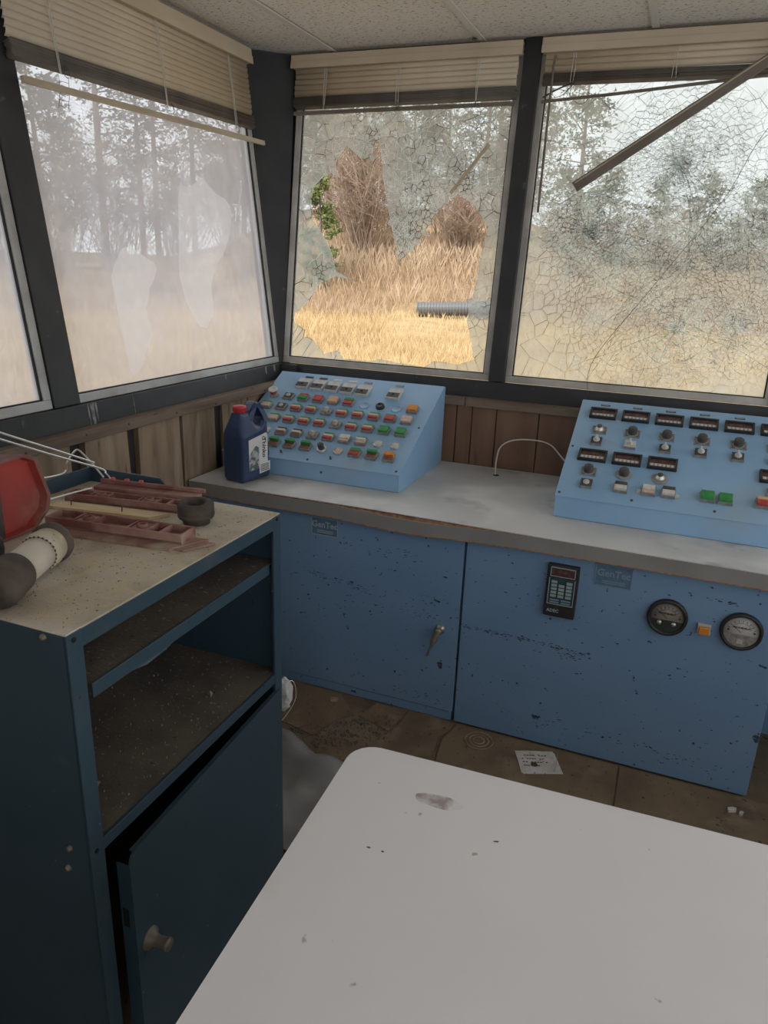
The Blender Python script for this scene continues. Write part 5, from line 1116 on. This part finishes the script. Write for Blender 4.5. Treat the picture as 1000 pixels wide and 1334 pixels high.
# small bits of debris
def chip(x, y, s_, rz, label, m='pebble', z=0.0045):
    T = Matrix.Translation((x, y, z)) @ Matrix.Rotation(rz, 4, 'Z')
    o = MB(T).prism([(-s_, -s_ * .4, 0), (s_ * .7, -s_ * .5, 0), (s_, 0.1 * s_, 0), (s_ * .3, s_ * .5, 0), (-s_ * .8, s_ * .4, 0)], (0, 0, s_ * .7)).build('debris_chip', m, bevel=s_ * 0.12); tag(o, label, 'debris')
chip(0.600, -0.752, 0.016, 0.6, 'pale chip of debris on the brown floor tile by the plinth')
chip(1.905, -0.778, 0.014, 0.5, 'cream chip of debris on the floor at far right', 'g_white')
chip(1.93, -0.782, 0.010, 1.2, 'grey-white chip next to the cream chip at far right', 'meter_white')
chip(0.97, -1.155, 0.018, 0.9, 'pinkish chip of debris beside the grey plastic sheet', 'g_pink')

# ------------------------------------------------------------------ outdoors
def ground_z(x, y):
    d = math.hypot(x - 1.5, y + 2.8)
    def sst(a, b, t): t = min(1, max(0, (t - a) / (b - a))); return t * t * (3 - 2 * t)
    ang = math.degrees(math.atan2(x - 1.5, y + 2.8)); bank = sst(-36, -27, ang) * (1 - 0.55 * sst(-14, -6, ang))
    return -0.75 + 0.55 * sst(14, 25, d) + (0.5 + 1.9 * bank) * sst(24.5, 31, d) + (1.2 + 1.6 * bank) * sst(33, 52, d) + 0.10 * math.sin(x * 0.5) * math.cos(y * 0.37)
vs = []; fs = []; nr, na = 40, 48
for i in range(nr + 1):
    d = 3.0 + 140 * (i / nr) ** 2
    for j in range(na + 1):
        a = math.radians(-120 + 190 * j / na); x, y = 1.5 + d * math.sin(a), -2.8 + d * math.cos(a); vs.append((x, y, ground_z(x, y) if d > 3.1 else -0.75))
for i in range(nr):
    for j in range(na): q = i * (na + 1) + j; fs.append((q, q + 1, q + na + 2, q + na + 1))
fd = MB().add(vs, fs, 0, True).build('field', 'field'); tag(fd, kind='structure')
def grass(name, m, n, d0, d1, h0, h1, wd, label, spread, a0=-62, a1=22):
    mb = MB(); V = []; Fc = []
    for _ in range(n):
        d = math.sqrt(U(d0 * d0, d1 * d1)); a = math.radians(U(a0, a1)); x, y = 1.5 + d * math.sin(a), -2.8 + d * math.cos(a); z = ground_z(x, y) - 0.03; dg_ = math.degrees(a)
        if -21.5 < dg_ < -11 and 20.5 < d < 25.6 and (m == 'sedge' or U(0, 1) < 0.8): continue
        if m == 'sedge' and d < 26 and U(0, 1) > (d - 22.5) / 4: continue
        for k in range(9):
            t = U(0, 6.283); h = U(h0, h1); lean = U(0.05, 0.45) * h; c_, s_ = math.cos(t), math.sin(t); px, py = x + U(-spread, spread), y + U(-spread, spread); b = len(V); t2 = U(0, 6.28)
            wx, wy = math.cos(t2) * wd, math.sin(t2) * wd
            V += [(px - wx, py - wy, z), (px + wx, py + wy, z), (px + c_ * lean * .4 + wx * .7, py + s_ * lean * .4 + wy * .7, z + h * .6), (px + c_ * lean, py + s_ * lean, z + h)]
            Fc += [(b, b + 1, b + 2), (b, b + 2, b + 3)]
    me = bpy.data.meshes.new(name); me.from_pydata(V, [], Fc); me.materials.append(M[m]); me.update()
    o = bpy.data.objects.new(name, me); col.objects.link(o); tag(o, label, 'grass', kind='stuff')
grass('straw_grass', 'straw', 16000, 10.5, 25.5, 0.12, 0.38, 0.006, 'pale straw grass covering the near field outside', 0.30)
grass('russet_grass', 'sedge', 18000, 23, 37, 0.22, 0.70, 0.0065, 'taller russet grass on the rising field beyond the culvert', 0.35)
def pos(d, deg): a = math.radians(deg); return (1.564 + d * math.sin(a), -2.8215 + d * math.cos(a))
def bush(d, deg, h, wd, ns, label, m='twig', seed=0, grp='bare brushy shrubs in the field'):
    rg = random.Random(seed); x, y = pos(d, deg); z = ground_z(x, y) - 0.05; mb = MB(); k = 0.00042 * d
    for i in range(ns):
        a = rg.uniform(0, 6.28); l_ = rg.uniform(0.55, 1) * h; sp_ = rg.uniform(0, wd)
        p0 = Vector((x + rg.uniform(-.25, .25) * wd, y + rg.uniform(-.25, .25) * wd, z)); tip = Vector((x + math.cos(a) * sp_, y + math.sin(a) * sp_, z + l_)); mid = p0.lerp(tip, 0.5) + Vector((rg.uniform(-.1, .1), rg.uniform(-.1, .1), 0)) * h
        mb.tube([p0, mid, tip], [k * 1.3, k, k * 0.4], 3, caps=False, smooth=False)
        for j in range(7):
            t = rg.uniform(0.2, 0.95); b = mid.lerp(tip, (t - .5) * 2) if t > .5 else p0.lerp(mid, t * 2); a2 = rg.uniform(0, 6.28); l2 = h * rg.uniform(0.12, 0.32); e = b + Vector((math.cos(a2) * .7, math.sin(a2) * .7, rg.uniform(.2, .9))) * l2
            mb.tube([b, e], [k * 0.7, k * 0.3], 3, caps=False, smooth=False)
            for q in range(3):
                b2 = b.lerp(e, rg.uniform(.3, .9)); a3 = rg.uniform(0, 6.28); mb.tube([b2, b2 + Vector((math.cos(a3), math.sin(a3), rg.uniform(0, .9))) * l2 * .5], [k * .45, k * .25], 3, caps=False, smooth=False)
    o = mb.build('bare_shrub', m); tag(o, label, 'shrub', grp); return o
bush(29.5, -23.6, 5.4, 1.7, 90, 'tall pale-stemmed bare shrub seen through the hole in the smashed window', seed=1)
bush(30, -16.2, 2.7, 2.0, 90, 'low rounded brown shrub above the culvert, seen through the hole', seed=2)
for i, (d, a, h, w_) in enumerate(((33, -20.5, 3.0, 2.0), (32, -26, 4.4, 2.2), (33, -14, 3.0, 2.2), (28, -32, 2.6, 1.8), (27, -38, 2.4, 1.6), (30, -45, 3.0, 2.0), (29, -8, 2.8, 1.8), (31, -2, 3.0, 2.0), (30, 5, 2.6, 1.8), (30, 12, 3.0, 2.0), (29, -52, 2.8, 2.0))):
    bush(d, a, h, w_, 26, 'brown brushy shrub ' + str(('seen through the hole right of centre', 'seen through the hole at upper left', 'behind the right mullion side of the smashed window', 'behind the left part of the smashed window', 'behind the corner post', 'behind the right half of the side window', 'behind the left edge of the crazed window', 'behind the middle of the crazed window', 'behind the right half of the crazed window', 'beyond the right edge of the crazed window', 'behind the left half of the side window')[i]), seed=10 + i, grp='brushy shrubs along the field edge')
def tree(d, deg, h, cr, label, m, seed, grp, nq=900, c0=0.25, leaf=0.28):
    rg = random.Random(seed); x, y = pos(d, deg); z = ground_z(x, y) - 0.1
    rt = empty('pine_tree', (x, y, z), label, 'tree', grp)
    lx, ly = rg.uniform(-.3, .3), rg.uniform(-.3, .3)
    MB().tube([(x, y, z), (x + lx * .5, y + ly * .5, z + h * .5), (x + lx, y + ly, z + h * .97)], [h * .016, h * .011, h * .003], 7).build('trunk', 'bark', rt)
    mb = MB(); br = []
    for i in range(34):
        t = c0 + (1 - c0) * (i + rg.random()) / 34; a = rg.uniform(0, 6.28); f = (1 - t) / (1 - c0); l_ = cr * (0.25 + 0.75 * min(1, f * 1.6)) * rg.uniform(.6, 1)
        b = Vector((x + lx * t, y + ly * t, z + h * t * .97)); e = b + Vector((math.cos(a) * l_, math.sin(a) * l_, l_ * rg.uniform(-.05, .45))); br.append((b, e)); mb.tube([b, e], [h * .004, h * .0012], 3, caps=False, smooth=False)
    mb.build('branches', 'bark', rt)
    V = []; Fc = []
    for _ in range(nq):
        b, e = br[rg.randrange(len(br))]; p = b.lerp(e, rg.uniform(.35, 1.05)) + Vector((rg.gauss(0, .3), rg.gauss(0, .3), rg.gauss(0, .22))) * cr * .35
        for _2 in range(3):
            s_ = leaf * rg.uniform(.5, 1.2); d1 = Vector((rg.gauss(0, 1), rg.gauss(0, 1), rg.gauss(0, .6))).normalized() * s_; d2 = Vector((rg.gauss(0, 1), rg.gauss(0, 1), rg.gauss(0, 1))).normalized() * s_ * .35; k = len(V); V += [p - d2, p + d2, p + d1]; Fc.append((k, k + 1, k + 2))
    me = bpy.data.meshes.new('foliage'); me.from_pydata([tuple(Vector(v) - Vector((x, y, z))) for v in V], [], Fc); me.materials.append(M[m]); me.update(); inst('foliage', me, rt)
    return rt
tree(27, -26.4, 4.0, 0.75, 'young bright green pine at the left edge of the hole', 'needles_bright', 3, 'young pines in the field', 1500, 0.1, 0.13)
tree(42, -8.2, 9.5, 2.6, 'lone tall pine standing left of the crazed window centre', 'needles', 4, 'lone tall pine', 2600, 0.2, 0.16)
where = ('far left beyond the side window', 'behind the side window', 'behind the smashed window', 'behind the crazed window')
def spot(a): return where[0] if a < -46 else where[1] if a < -29 else where[2] if a < -12 else where[3]
i = 0
for a in range(-66, -10, 2):
    i += 1; d = 44 + (i * 7) % 11; h = 9.5 + (i * 5) % 6 if a < -30 else 8.0 + (i * 5) % 4
    tree(d, a + (i % 3) * 0.5, h, 2.6, 'dark pine of the tree line, ' + spot(a), 'needles', 20 + i, 'pines of the tree line ' + spot(a), 1500, 0.12, 0.22)
for a in range(-12, 22, 3):
    i += 1; tree(62 + (i * 5) % 9, a, 6.0 + (i * 3) % 3, 2.4, 'low distant tree on the skyline, ' + spot(a), 'needles', 20 + i, 'low distant trees ' + spot(a), 1000, 0.1, 0.24)
for k in range(22):
    a = -64 + k * 3.9; d = 35 + (k * 5) % 5; h = 6.6 + (k * 3) % 3 if a < -12 else 3.0
    bush(d, a, h, 2.8, 52, 'tall leafless thicket clump before the tree line, ' + spot(a), m='thicket', seed=60 + k, grp='leafless thicket clumps ' + spot(a))
# corrugated culvert pipe
rt = empty('culvert_pipe', (-6.0, 22.6, ground_z(-6.0, 22.6)), 'grey corrugated culvert pipe lying in the field', 'pipe')
cA, cB = Vector((-6.72, 20.9, 0.14)), Vector((-4.2, 21.55, 0.26)); ax = (cB - cA); Lc = ax.length; prof = []
for k in range(int(Lc / 0.05)): prof += [(0.21 if k % 2 else 0.24, k * 0.05), (0.21 if k % 2 else 0.24, k * 0.05 + 0.03)]
MB().lathe(prof, cA, ax, 20, smooth=False).build('corrugated_wall', 'culvert', rt)
MB().lathe([(0.24, -0.02), (0.25, 0.0), (0.24, 0.04), (0.205, 0.04), (0.2, 1.0)], cA, ax, 20).build('mouth', 'culvert', rt)
